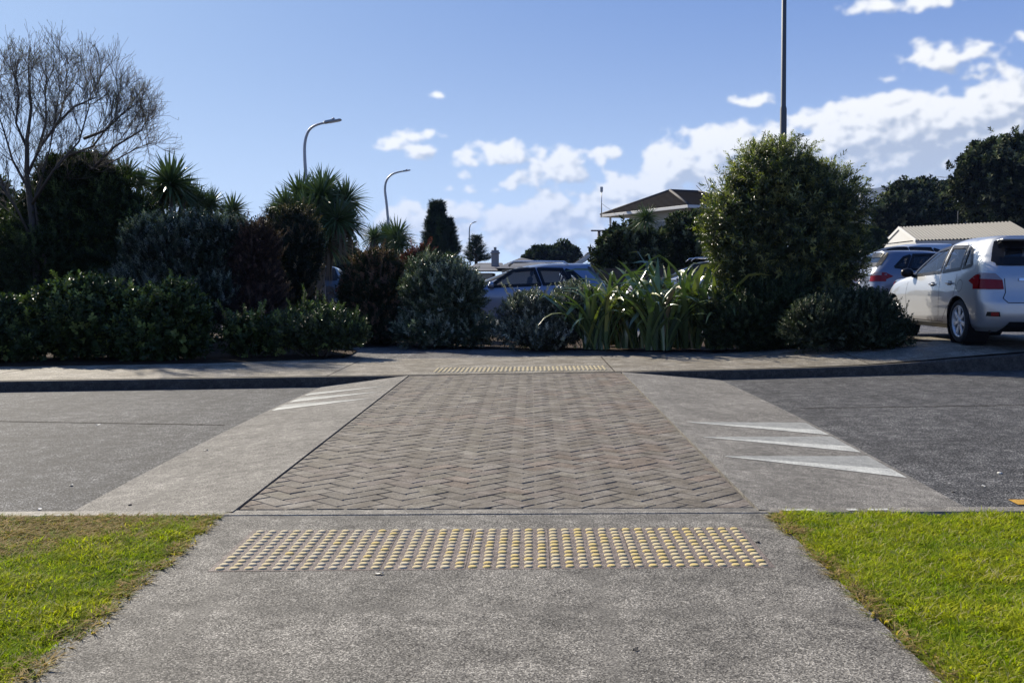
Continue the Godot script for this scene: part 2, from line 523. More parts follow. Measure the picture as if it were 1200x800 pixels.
func build_ground() -> void:
	setting("ground", sheet([Vector2(-3500, 3500), Vector2(-3500, -3500), Vector2(3500, -3500), Vector2(3500, 3500)], func(_x, _z): return -.32, 8), mats["lawn soil"])
	# road
	var xs := range_x(-70, 70, 2.0)
	setting("road", strip(xs, func(x): return near_kerb(x) - .06, func(x): return far_kerb(x) - .02, road_y, 10), mats["asphalt"])
	# kerbs
	setting("near_kerb", beam(range_x(-70, 70, .7), near_kerb, .125, func(_x, _z): return -.001, -.2, .012, -1.0), mats["kerb concrete"])
	setting("far_kerb", beam(range_x(-70, 70, .7), far_kerb, .14, func(x, z): return rise(x, z) - .001, -.2, .02, 1.0), mats["shaded kerb"])
	# the near footpath
	setting("footpath", sheet([Vector2(-1.30, 9.0), Vector2(-1.462, near_kerb(-1.46) + .012), Vector2(1.135, near_kerb(1.13) + .012), Vector2(1.10, 9.0)], func(x, z): return .0004 * sin(x * 2.1 + z * 1.3), 14), mats["path concrete"])
	setting("footpath_bedding", sheet([Vector2(-1.6, 9.0), Vector2(-1.6, -5.1), Vector2(1.3, -5.1), Vector2(1.3, 9.0)], func(_x, _z): return -.02, 1), mats["bedding sand"])
	# the far footpath: slabs with open joints
	var base := setting("far_footpath", strip(range_x(-40, 40, 1.0), func(x): return far_kerb(x) - .1, func(x): return far_kerb(x) - 3.3, func(x, z): return rise(x, z) - .014, 4), mats["bedding sand"])
	var joints := [-39.0, -33.0, -27.0, -22.0, -18.0, -14.0, -10.2, -6.3, -2.36, 1.02, 4.4, 7.9, 11.5, 15.0, 19.0, 24.0, 30.0, 38.0]
	for k in joints.size() - 1:
		var a: float = joints[k] + .007
		var b: float = joints[k + 1] - .007
		part(base, "slab", strip(range_x(a, b, .8), func(x): return far_kerb(x) - .15, func(x): return far_kerb(x) - 2.75, func(x, z): return rise(x, z), 5), mats["far concrete"])
	# car park and beds
	setting("car_park", strip(range_x(-60, 70, 1.5), func(x): return far_kerb(x) - 2.77, func(_x): return -75.0, func(x, z): return rise(x, z) - .012, 12), mats["car park asphalt"])
	var bed := st_new()
	var outline := PackedVector2Array([Vector2(-30, -13.0), Vector2(-14, -13.0), Vector2(-6.6, -13.3), Vector2(-4.3, -13.9), Vector2(-3.0, -14.6), Vector2(-2.66, -15.3), Vector2(-2.72, -16.4), Vector2(-3.1, -17.4), Vector2(-1.9, -17.75), Vector2(-1.5, -21.5), Vector2(-30, -23)])
	var idx := Geometry2D.triangulate_polygon(outline)
	for k in range(0, idx.size(), 3):
		var p := outline[idx[k]]
		var q := outline[idx[k + 1]]
		var r := outline[idx[k + 2]]
		tri(bed, Vector3(p.x, .008, p.y), Vector3(q.x, .008, q.y), Vector3(r.x, .008, r.y))
	setting("garden_bed", done(bed), mats["soil"])
	setting("garden_bed", sheet([Vector2(-2.0, -17.3), Vector2(-1.6, -20.5), Vector2(5.9, -19.2), Vector2(6.0, -15.7)], func(x, z): return rise(x, z) + .008, 12), mats["soil"])
	# lawns
	setting("lawn", sheet([Vector2(-40, 12), Vector2(-40, near_kerb(-40) + .005), Vector2(-1.44, near_kerb(-1.44) + .005), Vector2(-1.30, 12)], func(_x, _z): return -.016, 1), mats["lawn soil"])
	setting("lawn", sheet([Vector2(1.10, 12), Vector2(1.12, near_kerb(1.12) + .005), Vector2(40, near_kerb(40) + .005), Vector2(40, 12)], func(_x, _z): return -.016, 1), mats["lawn soil"])
	build_ramps()
	build_bricks()
	build_tactile()
	build_markings()

const IN_L := -1.418
const IN_R := 1.096

func ramp_y(x: float, z: float) -> float:
	var t: float = (IN_L - x) / (IN_L + 2.385) if x < 0.0 else (x - IN_R) / (2.31 - IN_R)
	return lerpf(.004, road_y(x, z) + .004, clampf(t, 0.0, 1.0))

func build_ramps() -> void:
	for side in [-1.0, 1.0]:
		var xs := range_x(-2.385, IN_L, .0967) if side < 0 else range_x(IN_R, 2.31, .1012)
		var st := st_new(true)
		var nz := 30
		for i in xs.size() - 1:
			for j in nz:
				var q := []
				for k in [[0, 0], [0, 1], [1, 1], [1, 0]]:
					var x: float = xs[i + k[0]]
					var z := lerpf(brick_edge(x) + .06, far_kerb(x) + .004, float(j + k[1]) / nz)
					q.append(Vector3(x, ramp_y(x, z), z))
				quad(st, q[0], q[1], q[2], q[3])
		st.set_smooth_group(-1)
		var inner: float = IN_L if side < 0 else IN_R
		for j in nz:
			var za := lerpf(brick_edge(inner) + .06, far_kerb(inner), float(j) / nz)
			var zb := lerpf(brick_edge(inner) + .06, far_kerb(inner), float(j + 1) / nz)
			quad(st, Vector3(inner, -.06, za), Vector3(inner, ramp_y(inner, za), za), Vector3(inner, ramp_y(inner, zb), zb), Vector3(inner, -.06, zb))
		setting("ramp", done(st), mats["ramp concrete"])

func build_bricks() -> void:
	var base := setting("brick_crossing", strip(range_x(IN_L, IN_R, .2), func(x): return brick_edge(x) + .02, func(x): return far_kerb(x) - .01, func(_x, _z): return -.016, 2), mats["bedding sand"])
	var W := .106
	var s := sqrt(.5)
	var area := PackedVector2Array([Vector2(IN_L + .011, brick_edge(IN_L) - .006), Vector2(IN_L + .011, far_kerb(IN_L) + .008), Vector2(IN_R - .011, far_kerb(IN_R) + .008), Vector2(IN_R - .011, brick_edge(IN_R) - .006)])
	var shift := Vector2(.028, -5.0)
	var g := .0031
	var pieces := []
	for m in range(-12, 13):
		for k in range(-14, 90):
			for kind in 2:
				var lo := Vector2(k + 2 * m, k - 2 * m) if kind == 0 else Vector2(k + 2 * m, k - 2 * m + 1)
				var size := Vector2(2, 1) if kind == 0 else Vector2(1, 2)
				var poly := PackedVector2Array()
				for c in [[0, 0], [1, 0], [1, 1], [0, 1]]:
					var uv: Vector2 = lo * W + Vector2(g, g) + (size * W - Vector2(2 * g, 2 * g)) * Vector2(c[0], c[1])
					poly.append(Vector2((uv.x - uv.y) * s, -(uv.x + uv.y) * s) + shift)
				var mid := (poly[0] + poly[2]) * .5
				if mid.x < -1.7 or mid.x > 1.4 or mid.y > -4.7 or mid.y < -13.2:
					continue
				var cut := Geometry2D.intersect_polygons(poly, area)
				if cut.is_empty():
					continue
				var p: PackedVector2Array = cut[0]
				var ar := 0.0
				for q in p.size():
					ar += p[q].cross(p[(q + 1) % p.size()])
				if absf(ar) * .5 < .0006:
					continue
				pieces.append({"poly": p, "mid": mid, "whole": absf(absf(ar) * .5 - (2 * W - 2 * g) * (W - 2 * g)) < 1e-5, "kind": kind})
	pieces.sort_custom(func(a, b): return a.mid.y > b.mid.y if absf(a.mid.y - b.mid.y) > 1e-5 else a.mid.x < b.mid.x)
	rng.seed = 21
	var patchy := hash_noise(22, .55, 2)
	var shared := {}
	var rest := []
	for k in 6: rest.append(st_new())
	for n in pieces.size():
		var b: Dictionary = pieces[n]
		var warm := patchy.get_noise_2d(b.mid.x * 1.3, b.mid.y) * 1.4 + rng.randf_range(-.75, .75) + clampf((b.mid.x - .2) * .35, -.3, .35)
		var tone: int = 3 if warm > .75 else 4 if warm > .4 else [0, 1, 2, 5, 0, 1][rng.randi() % 6]
		if n < 300:
			var mesh: Mesh
			var xf := Transform3D()
			if b.whole:
				var v := rng.randi() % 4
				var key := "%d %d" % [b.kind, v]
				if not shared.has(key):
					var local := PackedVector2Array()
					for p in b.poly: local.append(p - b.mid)
					var st := st_new()
					slab(st, local, -.03, 0.0, .0055, Vector2([.003, -.004, .002, -.002][v], [.003, .002, -.004, -.003][v]))
					shared[key] = done(st)
				mesh = shared[key]
				xf.origin = Vector3(b.mid.x, rng.randf_range(-.0022, .0014), b.mid.y)
			else:
				var st := st_new()
				slab(st, b.poly, -.03, rng.randf_range(-.002, .001), .005)
				mesh = done(st)
			part(base, "brick", mesh, mats["paver %d" % tone], xf)
		else:
			slab(rest[tone], b.poly, -.016, rng.randf_range(-.0025, .0012), .0055, Vector2(rng.randf_range(-.003, .003), rng.randf_range(-.003, .003)))
	var far := ArrayMesh.new()
	for k in 6:
		rest[k].generate_normals()
		far.add_surface_from_arrays(Mesh.PRIMITIVE_TRIANGLES, rest[k].commit_to_arrays())
		far.surface_set_material(k, mats["paver %d" % k])
	part(base, "bricks", far, null).set_meta("kind", "stuff")

func build_tactile() -> void:
	var P := .0535
	rng.seed = 31
	var st := st_new(true)
	lathe(st, [Vector2(.0188, -.002), Vector2(.0174, .002), Vector2(.0148, .0046), Vector2(.0128, .0054), Vector2(0, .0056)], 14)
	var dome := done(st)
	for which in 2:
		var x0 := -1.185 if which == 0 else -1.155
		var rows := 12
		var z_at := func(c, r): return near_kerb(x0 + c * P) + .285 + (11 - r) * .0535 if which == 0 else far_kerb(x0 + c * P) - .42 - r * .0535
		if which == 0:
			z_at = func(c, r): return -4.005 - (c * P - 1.05) * .045 - r * .0535
		var plate := st_new()
		var xa := x0 - .04
		var xb := x0 + 39 * P + .04
		var q := [Vector3(xa, .001, z_at.call(-.5, -.6)), Vector3(xa, .001, z_at.call(-.5, rows - .4)), Vector3(xb, .001, z_at.call(39.5, rows - .4)), Vector3(xb, .001, z_at.call(39.5, -.6))]
		var drop := Vector3(0, -.0005, 0)
		quad(plate, q[0] + drop, q[1] + drop, q[2] + drop, q[3] + drop)
		var o := setting("tactile_paving", done(plate), mats["bedding sand"])
		for k in 7:                               # the tiles that carry the studs, six columns each
			var tile := st_new()
			var u0 := (k * 6.0) / 40.0 + (.0005 if k else 0.0)
			var u1 := minf((k + 1) * 6.0, 40.0) / 40.0 - .0005
			quad(tile, q[0].lerp(q[3], u0), q[1].lerp(q[2], u0), q[1].lerp(q[2], u1), q[0].lerp(q[3], u1))
			part(o, "tile", done(tile), mats["tactile tile"] if which == 0 else mats["far concrete"])
		var places := []
		for r in rows:
			for c in 40:
				places.append(Vector3(x0 + c * P + rng.randf_range(-.0015, .0015), .001, z_at.call(c, r) + rng.randf_range(-.0015, .0015)))
		var colour := func(p: Vector3) -> int:
			var t := p.x * .42 + .1 + rng.randf_range(-.7, .7)
			return 1 if t > .38 else 0 if t > -.45 else 2
		var mass := [[], [], []]
		for n in places.size():
			if which == 0 and n < 300:
				part(o, "stud", dome, mats["tactile stud %d" % colour.call(places[n])], Transform3D(Basis(Vector3.UP, rng.randf() * TAU).scaled(Vector3.ONE * rng.randf_range(.93, 1.05)), places[n]))
			else:
				mass[colour.call(places[n]) if which == 0 else (0 if rng.randi() % 3 else 2)].append(places[n])
		for k in 3:
			var mine: Array = mass[k]
			if mine.is_empty():
				continue
			var mm := MultiMesh.new()
			mm.transform_format = MultiMesh.TRANSFORM_3D
			mm.mesh = dome
			mm.instance_count = mine.size()
			for i in mine.size():
				mm.set_instance_transform(i, Transform3D(Basis(), mine[i]))
			var mi := MultiMeshInstance3D.new()
			mi.name = "studs"
			mi.multimesh = mm
			mi.material_override = mats["tactile stud %d" % k]
			mi.set_meta("kind", "stuff")
			o.add_child(mi, true)

func paint_on(called: String, poly: Array, lift: float, m: Material, y: Callable) -> void:     # paint laid on a sloping surface
	var st := st_new(true)
	var n := 8
	for i in n:
		for j in 4:
			var q := []
			for k in [[0, 0], [1, 0], [1, 1], [0, 1]]:
				var u := float(i + k[0]) / n
				var v := float(j + k[1]) / 4.0
				var p: Vector2 = (poly[0] as Vector2).lerp(poly[1], u).lerp((poly[3] as Vector2).lerp(poly[2], u), v)
				q.append(Vector3(p.x, y.call(p.x, p.y) + lift, p.y))
			quad(st, q[0], q[1], q[2], q[3])
	setting(called, done(st), m)

func build_markings() -> void:
	# right ramp: three wedges that point up the slope, each a brighter near stroke and a worn body
	for r in [[-8.2, -8.68, -8.0], [-7.42, -7.93, -7.22], [-6.61, -7.08, -6.34]]:
		var tip := Vector2(1.225, r[0])
		var b0 := Vector2(2.27, r[1])
		var b1 := Vector2(2.27, r[2])
		var split := b1.lerp(b0, .36)
		paint_on("road_marking", [tip, split, b0, tip + Vector2(.0, -.01)], .0018, mats["faded paint"], ramp_y)
		paint_on("road_marking", [tip + Vector2(0, .012), b1, split, tip], .0026, mats["white paint"], ramp_y)
	for r in [[-10.98, -11.1, -10.78], [-10.40, -10.55, -10.1], [-9.82, -9.9, -9.4]]:
		var tip := Vector2(-1.5, r[0])
		var b0 := Vector2(-2.34, r[1])
		var b1 := Vector2(-2.34, r[2])
		var split := b1.lerp(b0, .4)
		paint_on("road_marking", [tip, tip + Vector2(0, .012), split, b0], .0018, mats["faded paint"], ramp_y)
		paint_on("road_marking", [tip, tip + Vector2(0, .012), b1, split], .0026, mats["white paint"], ramp_y)
	# sealed seams across the asphalt
	paint_on("road_seam", [Vector2(2.45, -9.7), Vector2(14, -11.2), Vector2(14, -11.22), Vector2(2.45, -9.72)], .003, mats["bedding sand"], road_y)
	paint_on("road_seam", [Vector2(-2.5, -8.5), Vector2(-14, -9.7), Vector2(-14, -9.68), Vector2(-2.5, -8.48)], .003, mats["bedding sand"], road_y)
	# yellow line along the near kerb
	var x := 2.62
	while x < 30.0:
		var x1 := x + 1.0
		paint_on("yellow_line", [Vector2(x, near_kerb(x) - .62), Vector2(x1, near_kerb(x1) - .62), Vector2(x1, near_kerb(x1) - .74), Vector2(x, near_kerb(x) - .74)], .004, mats["yellow paint"], road_y)
		x += 1.9
	# worn white dabs on the kerb
	for r in [[1.21, .145], [1.52, .05], [1.62, .1]]:
		var a: float = r[0]
		var b: float = a + r[1]
		paint_on("road_marking", [Vector2(a, near_kerb(a) - .03), Vector2(b, near_kerb(b) - .032), Vector2(b, near_kerb(b) - .07), Vector2(a, near_kerb(a) - .065)], .003, mats["white paint"], func(_x, _z): return 0.0)

# ------------------------------------------------------------------ grass and litter

func tuft(blades: int, tall: float, wide: float, sd: int, lean: float) -> ArrayMesh:
	rng.seed = sd
	var st := st_new()
	for b in blades:
		var a := rng.randf() * TAU
		var root := Vector3(cos(a), 0, sin(a)) * rng.randf() * .016
		var ang := rng.randf() * TAU
		var dir := Vector3(cos(ang), 0, sin(ang))
		var side := Vector3(-dir.z, 0, dir.x) * wide * rng.randf_range(.7, 1.2)
		var h := tall * rng.randf_range(.5, 1.15)
		var l := h * lean * rng.randf_range(.3, 1.4)
		var m := root + dir * l * .35 + Vector3.UP * h * .6
		var t := root + dir * l + Vector3.UP * h * rng.randf_range(.75, 1.0)
		quad(st, root - side * .5, m - side * .45, m + side * .45, root + side * .5)
		tri(st, m - side * .45, t, m + side * .45)
	return done(st)

func scatter(parent: Node, called: String, mesh: Mesh, m: Material, xfs: Array, cols: Array) -> MultiMeshInstance3D:
	var mm := MultiMesh.new()
	mm.transform_format = MultiMesh.TRANSFORM_3D
	mm.use_colors = true
	mm.mesh = mesh
	mm.instance_count = xfs.size()
	for i in xfs.size():
		mm.set_instance_transform(i, xfs[i])
		mm.set_instance_color(i, cols[i])
	var mi := MultiMeshInstance3D.new()
	mi.name = called
	mi.multimesh = mm
	mi.material_override = m
	mi.set_meta("kind", "stuff")
	parent.add_child(mi, true)
	return mi

func build_grass() -> void:
	var blades := [tuft(9, .042, .0048, 61, .8), tuft(8, .052, .0042, 62, 1.1), tuft(9, .034, .005, 63, 1.3)]
	var straw := tuft(9, .026, .0042, 64, 2.2)
	var clump := hash_noise(65, 1.6, 3)
	var fine := hash_noise(66, 7.0, 2)
	for side in [-1.0, 1.0]:
		var xfs := [[], [], [], []]
		var cols := [[], [], [], []]
		rng.seed = 67 + int(side)
		for n in 95000:
			var w := rng.randf()
			var off := pow(w, 1.25) * 5.2
			var z := rng.randf_range(-4.95, -.9)
			if rng.randf() < .25: z = rng.randf_range(-4.95, -3.6)
			var edge := lerpf(-1.45, -1.36, clampf((z + 4.9) / 2.2, 0, 1)) if side < 0 else 1.125
			var ragged := fine.get_noise_2d(z * .55, side * 9.0) * .035 + .012
			var x: float = edge + side * (off + ragged)
			if z < near_kerb(x) + .02:
				continue
			var c := clump.get_noise_2d(x, z)
			var f := fine.get_noise_2d(x, z)
			var dist := absf(x - edge)
			# bare, strawy ground: a band by the kerb on the left, a thin ragged rim along the path
			var dead := 0.0
			if side < 0:
				dead = smoothstep(.86, .42, z - near_kerb(x) + c * .22) * smoothstep(.08, .42, dist + f * .1)
			dead = maxf(dead, smoothstep(.1, .0, dist + f * .1) * .55)
			if rng.randf() < dead:
				if rng.randf() < .75:
					var yaw := Basis(Vector3.UP, rng.randf() * TAU).scaled(Vector3.ONE * rng.randf_range(.6, 1.3))
					xfs[3].append(Transform3D(yaw, Vector3(x, -.014, z)))
					var g := rng.randf_range(.8, 1.7)
					cols[3].append(Color(.34 * g, .25 * g, .12 * g) if rng.randf() < .66 else Color(.17 * g, .2 * g, .04 * g))
				continue
			if c < -.42 and rng.randf() < .5:
				continue
			var k := rng.randi() % 3
			var s := rng.randf_range(.6, 1.15) * (1.0 + c * .4) * (.55 + .45 * smoothstep(0.0, .12, dist))
			xfs[k].append(Transform3D((Basis(Vector3.UP, rng.randf() * TAU) * Basis(Vector3.RIGHT, rng.randf_range(-.35, .35))).scaled(Vector3.ONE * s), Vector3(x, -.017, z)))
			var b := rng.randf_range(.6, 1.4)
			var y := clampf(.35 + c * .55 + f * .2 + rng.randf_range(-.25, .25), 0, 1)
			cols[k].append(Color(lerpf(.2, .5, y) * b, lerpf(.29, .47, y) * b, lerpf(.025, .05, y) * b))
			if rng.randf() < .11:
				cols[k][-1] = Color(.5, .44, .24)
		var root := Node3D.new()
		root.name = "grass"
		root.set_meta("kind", "stuff")
		add_child(root, true)
		for k in 3:
			scatter(root, "blades", blades[k], mats["grass"], xfs[k], cols[k])
		if xfs[3].size():
			scatter(root, "straw", straw, mats["grass"], xfs[3], cols[3])

func build_litter() -> void:
	rng.seed = 91
	var rows := [[443, 673, "pale curled leaf lying on the path below the tactile studs"], [1005, 640, ""], [745, 612, ""], [515, 655, ""], [430, 697, ""], [745, 762, "dark leaf scrap on the lower right of the near path"],
		[888, 636, "dark crumb on the path right of the tactile studs"], [508, 617, ""], [141, 710, "small dark twig end at the left edge of the path"], [115, 498, "pale leaf on the left road beside the ramp"], [83, 569, "pale paper scrap on the left road near the kerb"],
		[46, 597, "white scrap lying at the left road edge"], [152, 592, "dark pebble on the left ramp"], [145, 602, "second dark pebble on the left ramp, nearer the kerb"], [1118, 577, "dark stone at the foot of the right ramp"], [1153, 570, "pale scrap on the right road"], [1172, 555, "white crumb on the right road"], [240, 528, "pale leaf fleck on the left ramp"]]
	for r in rows:
		if r[2] == "":
			continue
		var p := pt(r[0], r[1], 1.0)
		var d := p - EYE
		var y := 0.0
		var hit := Vector3.ZERO
		for it in 6:
			hit = EYE + d * ((y - EYE.y) / d.y)
			var on_path: bool = hit.z > near_kerb(hit.x)
			y = 0.0 if on_path or (hit.x > IN_L and hit.x < IN_R) else ramp_y(hit.x, hit.z) if hit.x > -2.385 and hit.x < 2.31 else road_y(hit.x, hit.z)
		var dark: bool = "dark" in r[2]
		var stone: bool = "pebble" in r[2] or "stone" in r[2] or "crumb" in r[2]
		var st := st_new()
		var s := .012 if dark else .018
		if stone:
			lathe(st, [Vector2(0, -.3), Vector2(.8, 0), Vector2(.95, .45), Vector2(.6, .8), Vector2(0, .95)], 7, Transform3D(Basis().scaled(Vector3(s, s * .8, s * .75)).rotated(Vector3.UP, rng.randf() * 6.0), Vector3.ZERO))
		else:
			var q := []
			for k in 7:
				var u := k / 6.0
				q.append([Vector3((u - .5) * 2.2 * s, .006 + .5 * s * absf(u - .5), -sin(u * PI) * s * .6), Vector3((u - .5) * 2.2 * s, .003 + .2 * s * u, sin(u * PI) * s * .6)])
			for k in 6:
				quad(st, q[k][1], q[k][0], q[k + 1][0], q[k + 1][1])
		var o := part(self, "stone" if stone else "fallen_leaf", done(st), mat("dark crumb", Color(.02, .018, .016)) if dark else mat("pale scrap", Color(.62, .6, .52)), Transform3D(Basis(Vector3.UP, rng.randf() * TAU if not stone else 0.0), hit + Vector3(0, -.001, 0)))
		o.set_meta("label", r[2])
		o.set_meta("category", "pebble" if stone else "litter")
		o.set_meta("group", "litter on the paving")

# ------------------------------------------------------------------ plants

var sprigs := {}

func leaf(st: SurfaceTool, base: Vector3, dir: Vector3, up: Vector3, l: float, w: float, droop: float, round := false) -> void:
	var side := dir.cross(up).normalized()
	var nrm := side.cross(dir).normalized()
	var mid := base + dir * l * (.5 if round else .42) - nrm * w * .12
	var tip := base + dir * l - Vector3.UP * droop * l
	var ml := mid - side * w * .5 + nrm * w * .2
	var mr := mid + side * w * .5 + nrm * w * .2
	if round:
		var m2 := base + dir * l * .85 - Vector3.UP * droop * l * .8
		var a := m2 - side * w * .36 + nrm * w * .12
		var b := m2 + side * w * .36 + nrm * w * .12
		tri(st, base, ml, mid); tri(st, base, mid, mr)
		quad(st, mid, ml, a, m2); quad(st, mid, m2, b, mr)
		tri(st, a, tip, m2); tri(st, m2, tip, b)
	else:
		tri(st, base, ml, mid); tri(st, base, mid, mr)
		tri(st, ml, tip, mid); tri(st, mid, tip, mr)

func sprig(n: int, twig: float, l: float, w: float, spread: float, droop: float, sd: int, round := false) -> ArrayMesh:
	rng.seed = sd
	var st := st_new()
	for k in n:
		var t := (k + .5) / n
		var a := k * 2.4 + rng.randf() * .7
		var out := Vector3(cos(a), 0, sin(a))
		var sp := lerpf(spread, spread * .45, t) * rng.randf_range(.7, 1.25)
		var dir := (Vector3.UP * cos(sp) + out * sin(sp)).normalized()
		leaf(st, Vector3.UP * twig * t, dir, (Vector3.UP - out * .3 + Vector3(rng.randf() - .5, rng.randf() - .5, rng.randf() - .5) * .5), l * rng.randf_range(.7, 1.15), w * rng.randf_range(.75, 1.15), droop * rng.randf(), round)
	return done(st)

func build_sprigs() -> void:
	sprigs.glossy = sprig(10, .1, .062, .038, 1.3, .2, 201, true)          # round shiny leaves
	sprigs.small = sprig(12, .11, .042, .02, 1.2, .1, 202)
	sprigs.tiny = sprig(14, .1, .028, .014, 1.25, .05, 203)
	sprigs.lance = sprig(11, .16, .1, .021, 1.2, .45, 204)                  # narrow hanging leaves
	sprigs.bamboo = sprig(9, .2, .13, .022, 1.25, .55, 205)
	sprigs.far = sprig(14, .3, .2, .1, 1.3, .15, 206)
	sprigs.needle = sprig(26, .3, .16, .016, 1.1, .15, 207)

func basis_towards(d: Vector3, spin: float) -> Basis:
	var y := d.normalized()
	var x := Vector3(0.3, 0.13, 0.9).cross(y).normalized()
	var z := x.cross(y)
	return Basis(x, y, z) * Basis(Vector3.UP, spin)

func bumps(cx: float, cy: float, rx: float, ry: float, n: int, sd: int, size := .42) -> Array:      # a main lobe with smaller ones round its surface
	var r := RandomNumberGenerator.new()
	r.seed = sd
	var outp := [[cx, cy, rx * .8, ry * .8, 0.0]]
	for k in n:
		var a := TAU * (k + r.randf() * .6) / n
		var q := r.randf_range(.5, .85)
		var s := size * r.randf_range(.7, 1.2)
		outp.append([cx + cos(a) * rx * q * (1.0 - s * .35), cy + sin(a) * ry * q * (1.0 - s * .35), rx * s, ry * s, r.randf_range(-.7, .7)])
	return outp

func shrub(called: String, label: String, category: String, group: String, z: float, lobes: Array, o: Dictionary) -> Node3D:
	# lobes: [x, y, half width, half height, depth offset in half widths] as seen in the photograph at depth z
	var k := z / FOCAL
	var set3 := []
	var sum := Vector3.ZERO
	var area := 0.0
	for l in lobes:
		var r := Vector3(l[2] * k, l[3] * k, l[2] * k * float(o.get("deep", .9)))
		var c := pt(l[0], l[1], z + float(l[4]) * r.x * -.9)
		var a: float = r.x * r.y + r.y * r.z + r.x * r.z
		set3.append([c, r, a])
		area += a
		sum += c * a
	var mid := sum / area
	var floor_y: float = o.get("floor", rise(mid.x, mid.z) + .02)
	var at := Vector3(mid.x, floor_y, mid.z)
	var t := thing(called, label, category, at, group)
	rng.seed = o.get("seed", 300)
	var bumpy := hash_noise(int(o.get("seed", 300)), float(o.get("rough_freq", 2.4)), 3)
	var n := int(area * 4.0 * float(o.get("density", 500.0)))
	var xfs := []
	var cols := []
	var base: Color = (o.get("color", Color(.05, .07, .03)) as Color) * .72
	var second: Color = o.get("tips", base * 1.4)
	var share: float = o.get("tip_share", .15)
	var size: float = o.get("size", 1.0)
	var open: float = o.get("inner", .3)
	var tries := 0
	while xfs.size() < n and tries < n * 3:
		tries += 1
		var pick := rng.randf() * area
		var l: Array = set3[0]
		for s in set3:
			l = s
			pick -= s[2]
			if pick <= 0.0: break
		var u := rng.randf_range(-1, 1)
		var a := rng.randf() * TAU
		var d := Vector3(cos(a) * sqrt(1 - u * u), u, sin(a) * sqrt(1 - u * u))
		var inside := rng.randf() < open
		var q := rng.randf_range(.35, .85) if inside else rng.randf_range(.82, 1.03)
		var bump: float = 1.0 + float(o.get("rough", .22)) * 1.5 * bumpy.get_noise_3dv(l[0] + d * l[1])
		if not inside and rng.randf() < float(o.get("stray", .14)): q *= rng.randf_range(1.03, 1.24)
		var p: Vector3 = l[0] + d * l[1] * q * bump
		if p.y < floor_y + .04 or p.y < float(o.get("bottom", -9.0)):
			continue
		if not inside:
			var deep := false
			for s in set3:
				if s != l:
					var e: Vector3 = (p - s[0]) / s[1]
					if e.length_squared() < .55:
						deep = true
						break
			if deep and rng.randf() < .75: continue
		var nd: Vector3 = (d / l[1]).normalized()
		var grow: Vector3 = (nd * .8 + Vector3.UP * float(o.get("up", .5)) + Vector3(rng.randf() - .5, rng.randf() - .5, rng.randf() - .5) * 1.1).normalized()
		var s := size * rng.randf_range(.75, 1.3) * (1.25 if inside else 1.0)
		xfs.append(Transform3D(basis_towards(grow, rng.randf() * TAU).scaled(Vector3.ONE * s), p - at))
		var c: Color = second if rng.randf() < share * (1.6 if nd.y > .35 else .6) and not inside else base  # tip colour gathers on upper sides: young growth plus painted-in sunlit tops
		var g := rng.randf_range(.7, 1.35)
		cols.append(Color(c.r * g, c.g * g, c.b * g * rng.randf_range(.85, 1.15)))
	var shoots := []                            # young shoots that stand clear of the outline
	for q in int(o.get("shoots", 16)):
		var l: Array = set3[rng.randi() % set3.size()]
		var u := rng.randf_range(.0, 1.0)
		var a := rng.randf() * TAU
		var d := Vector3(cos(a) * sqrt(1 - u * u), u, sin(a) * sqrt(1 - u * u))
		var p: Vector3 = l[0] + d * l[1] * .85 - at
		var g := (d * .7 + Vector3.UP * .8 + Vector3(rng.randf() - .5, 0, rng.randf() - .5) * .5).normalized()
		var reach: float = rng.randf_range(.18, .34) * float(o.get("shoot", 1.0))
		shoots.append([p, p + g * reach * .6, p + g * reach + Vector3(rng.randf() - .5, 0, rng.randf() - .5) * reach * .2])
		for j in 4:
			xfs.append(Transform3D(basis_towards(g + Vector3(rng.randf() - .5, rng.randf() - .5, rng.randf() - .5) * .5, rng.randf() * TAU).scaled(Vector3.ONE * size * rng.randf_range(.7, 1.0)), p + g * reach * (.35 + .2 * j)))
			cols.append(second)
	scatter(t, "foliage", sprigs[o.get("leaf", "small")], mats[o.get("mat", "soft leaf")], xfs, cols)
	if o.get("stems", true):
		var st := st_new(true)
		for q in shoots: tube(st, q, [.008, .006, .003], 3, false)
		var rr: float = o.get("stem", .025)
		for s in set3:
			var c: Vector3 = s[0] - at
			var b := Vector3(c.x * .25 + rng.randf_range(-.06, .06), -.05, c.z * .25 + rng.randf_range(-.06, .06))
			tube(st, [b, b.lerp(c, .5) + Vector3(rng.randf_range(-.06, .06), 0, rng.randf_range(-.06, .06)), c, c + Vector3(rng.randf_range(-.3, .3), .6, rng.randf_range(-.2, .2)) * s[1]], [rr, rr * .75, rr * .5, rr * .2], 5)
		part(t, o.get("stem_name", "stems"), done(st), mats["bark"])
	return t

# --- sword-leaved heads

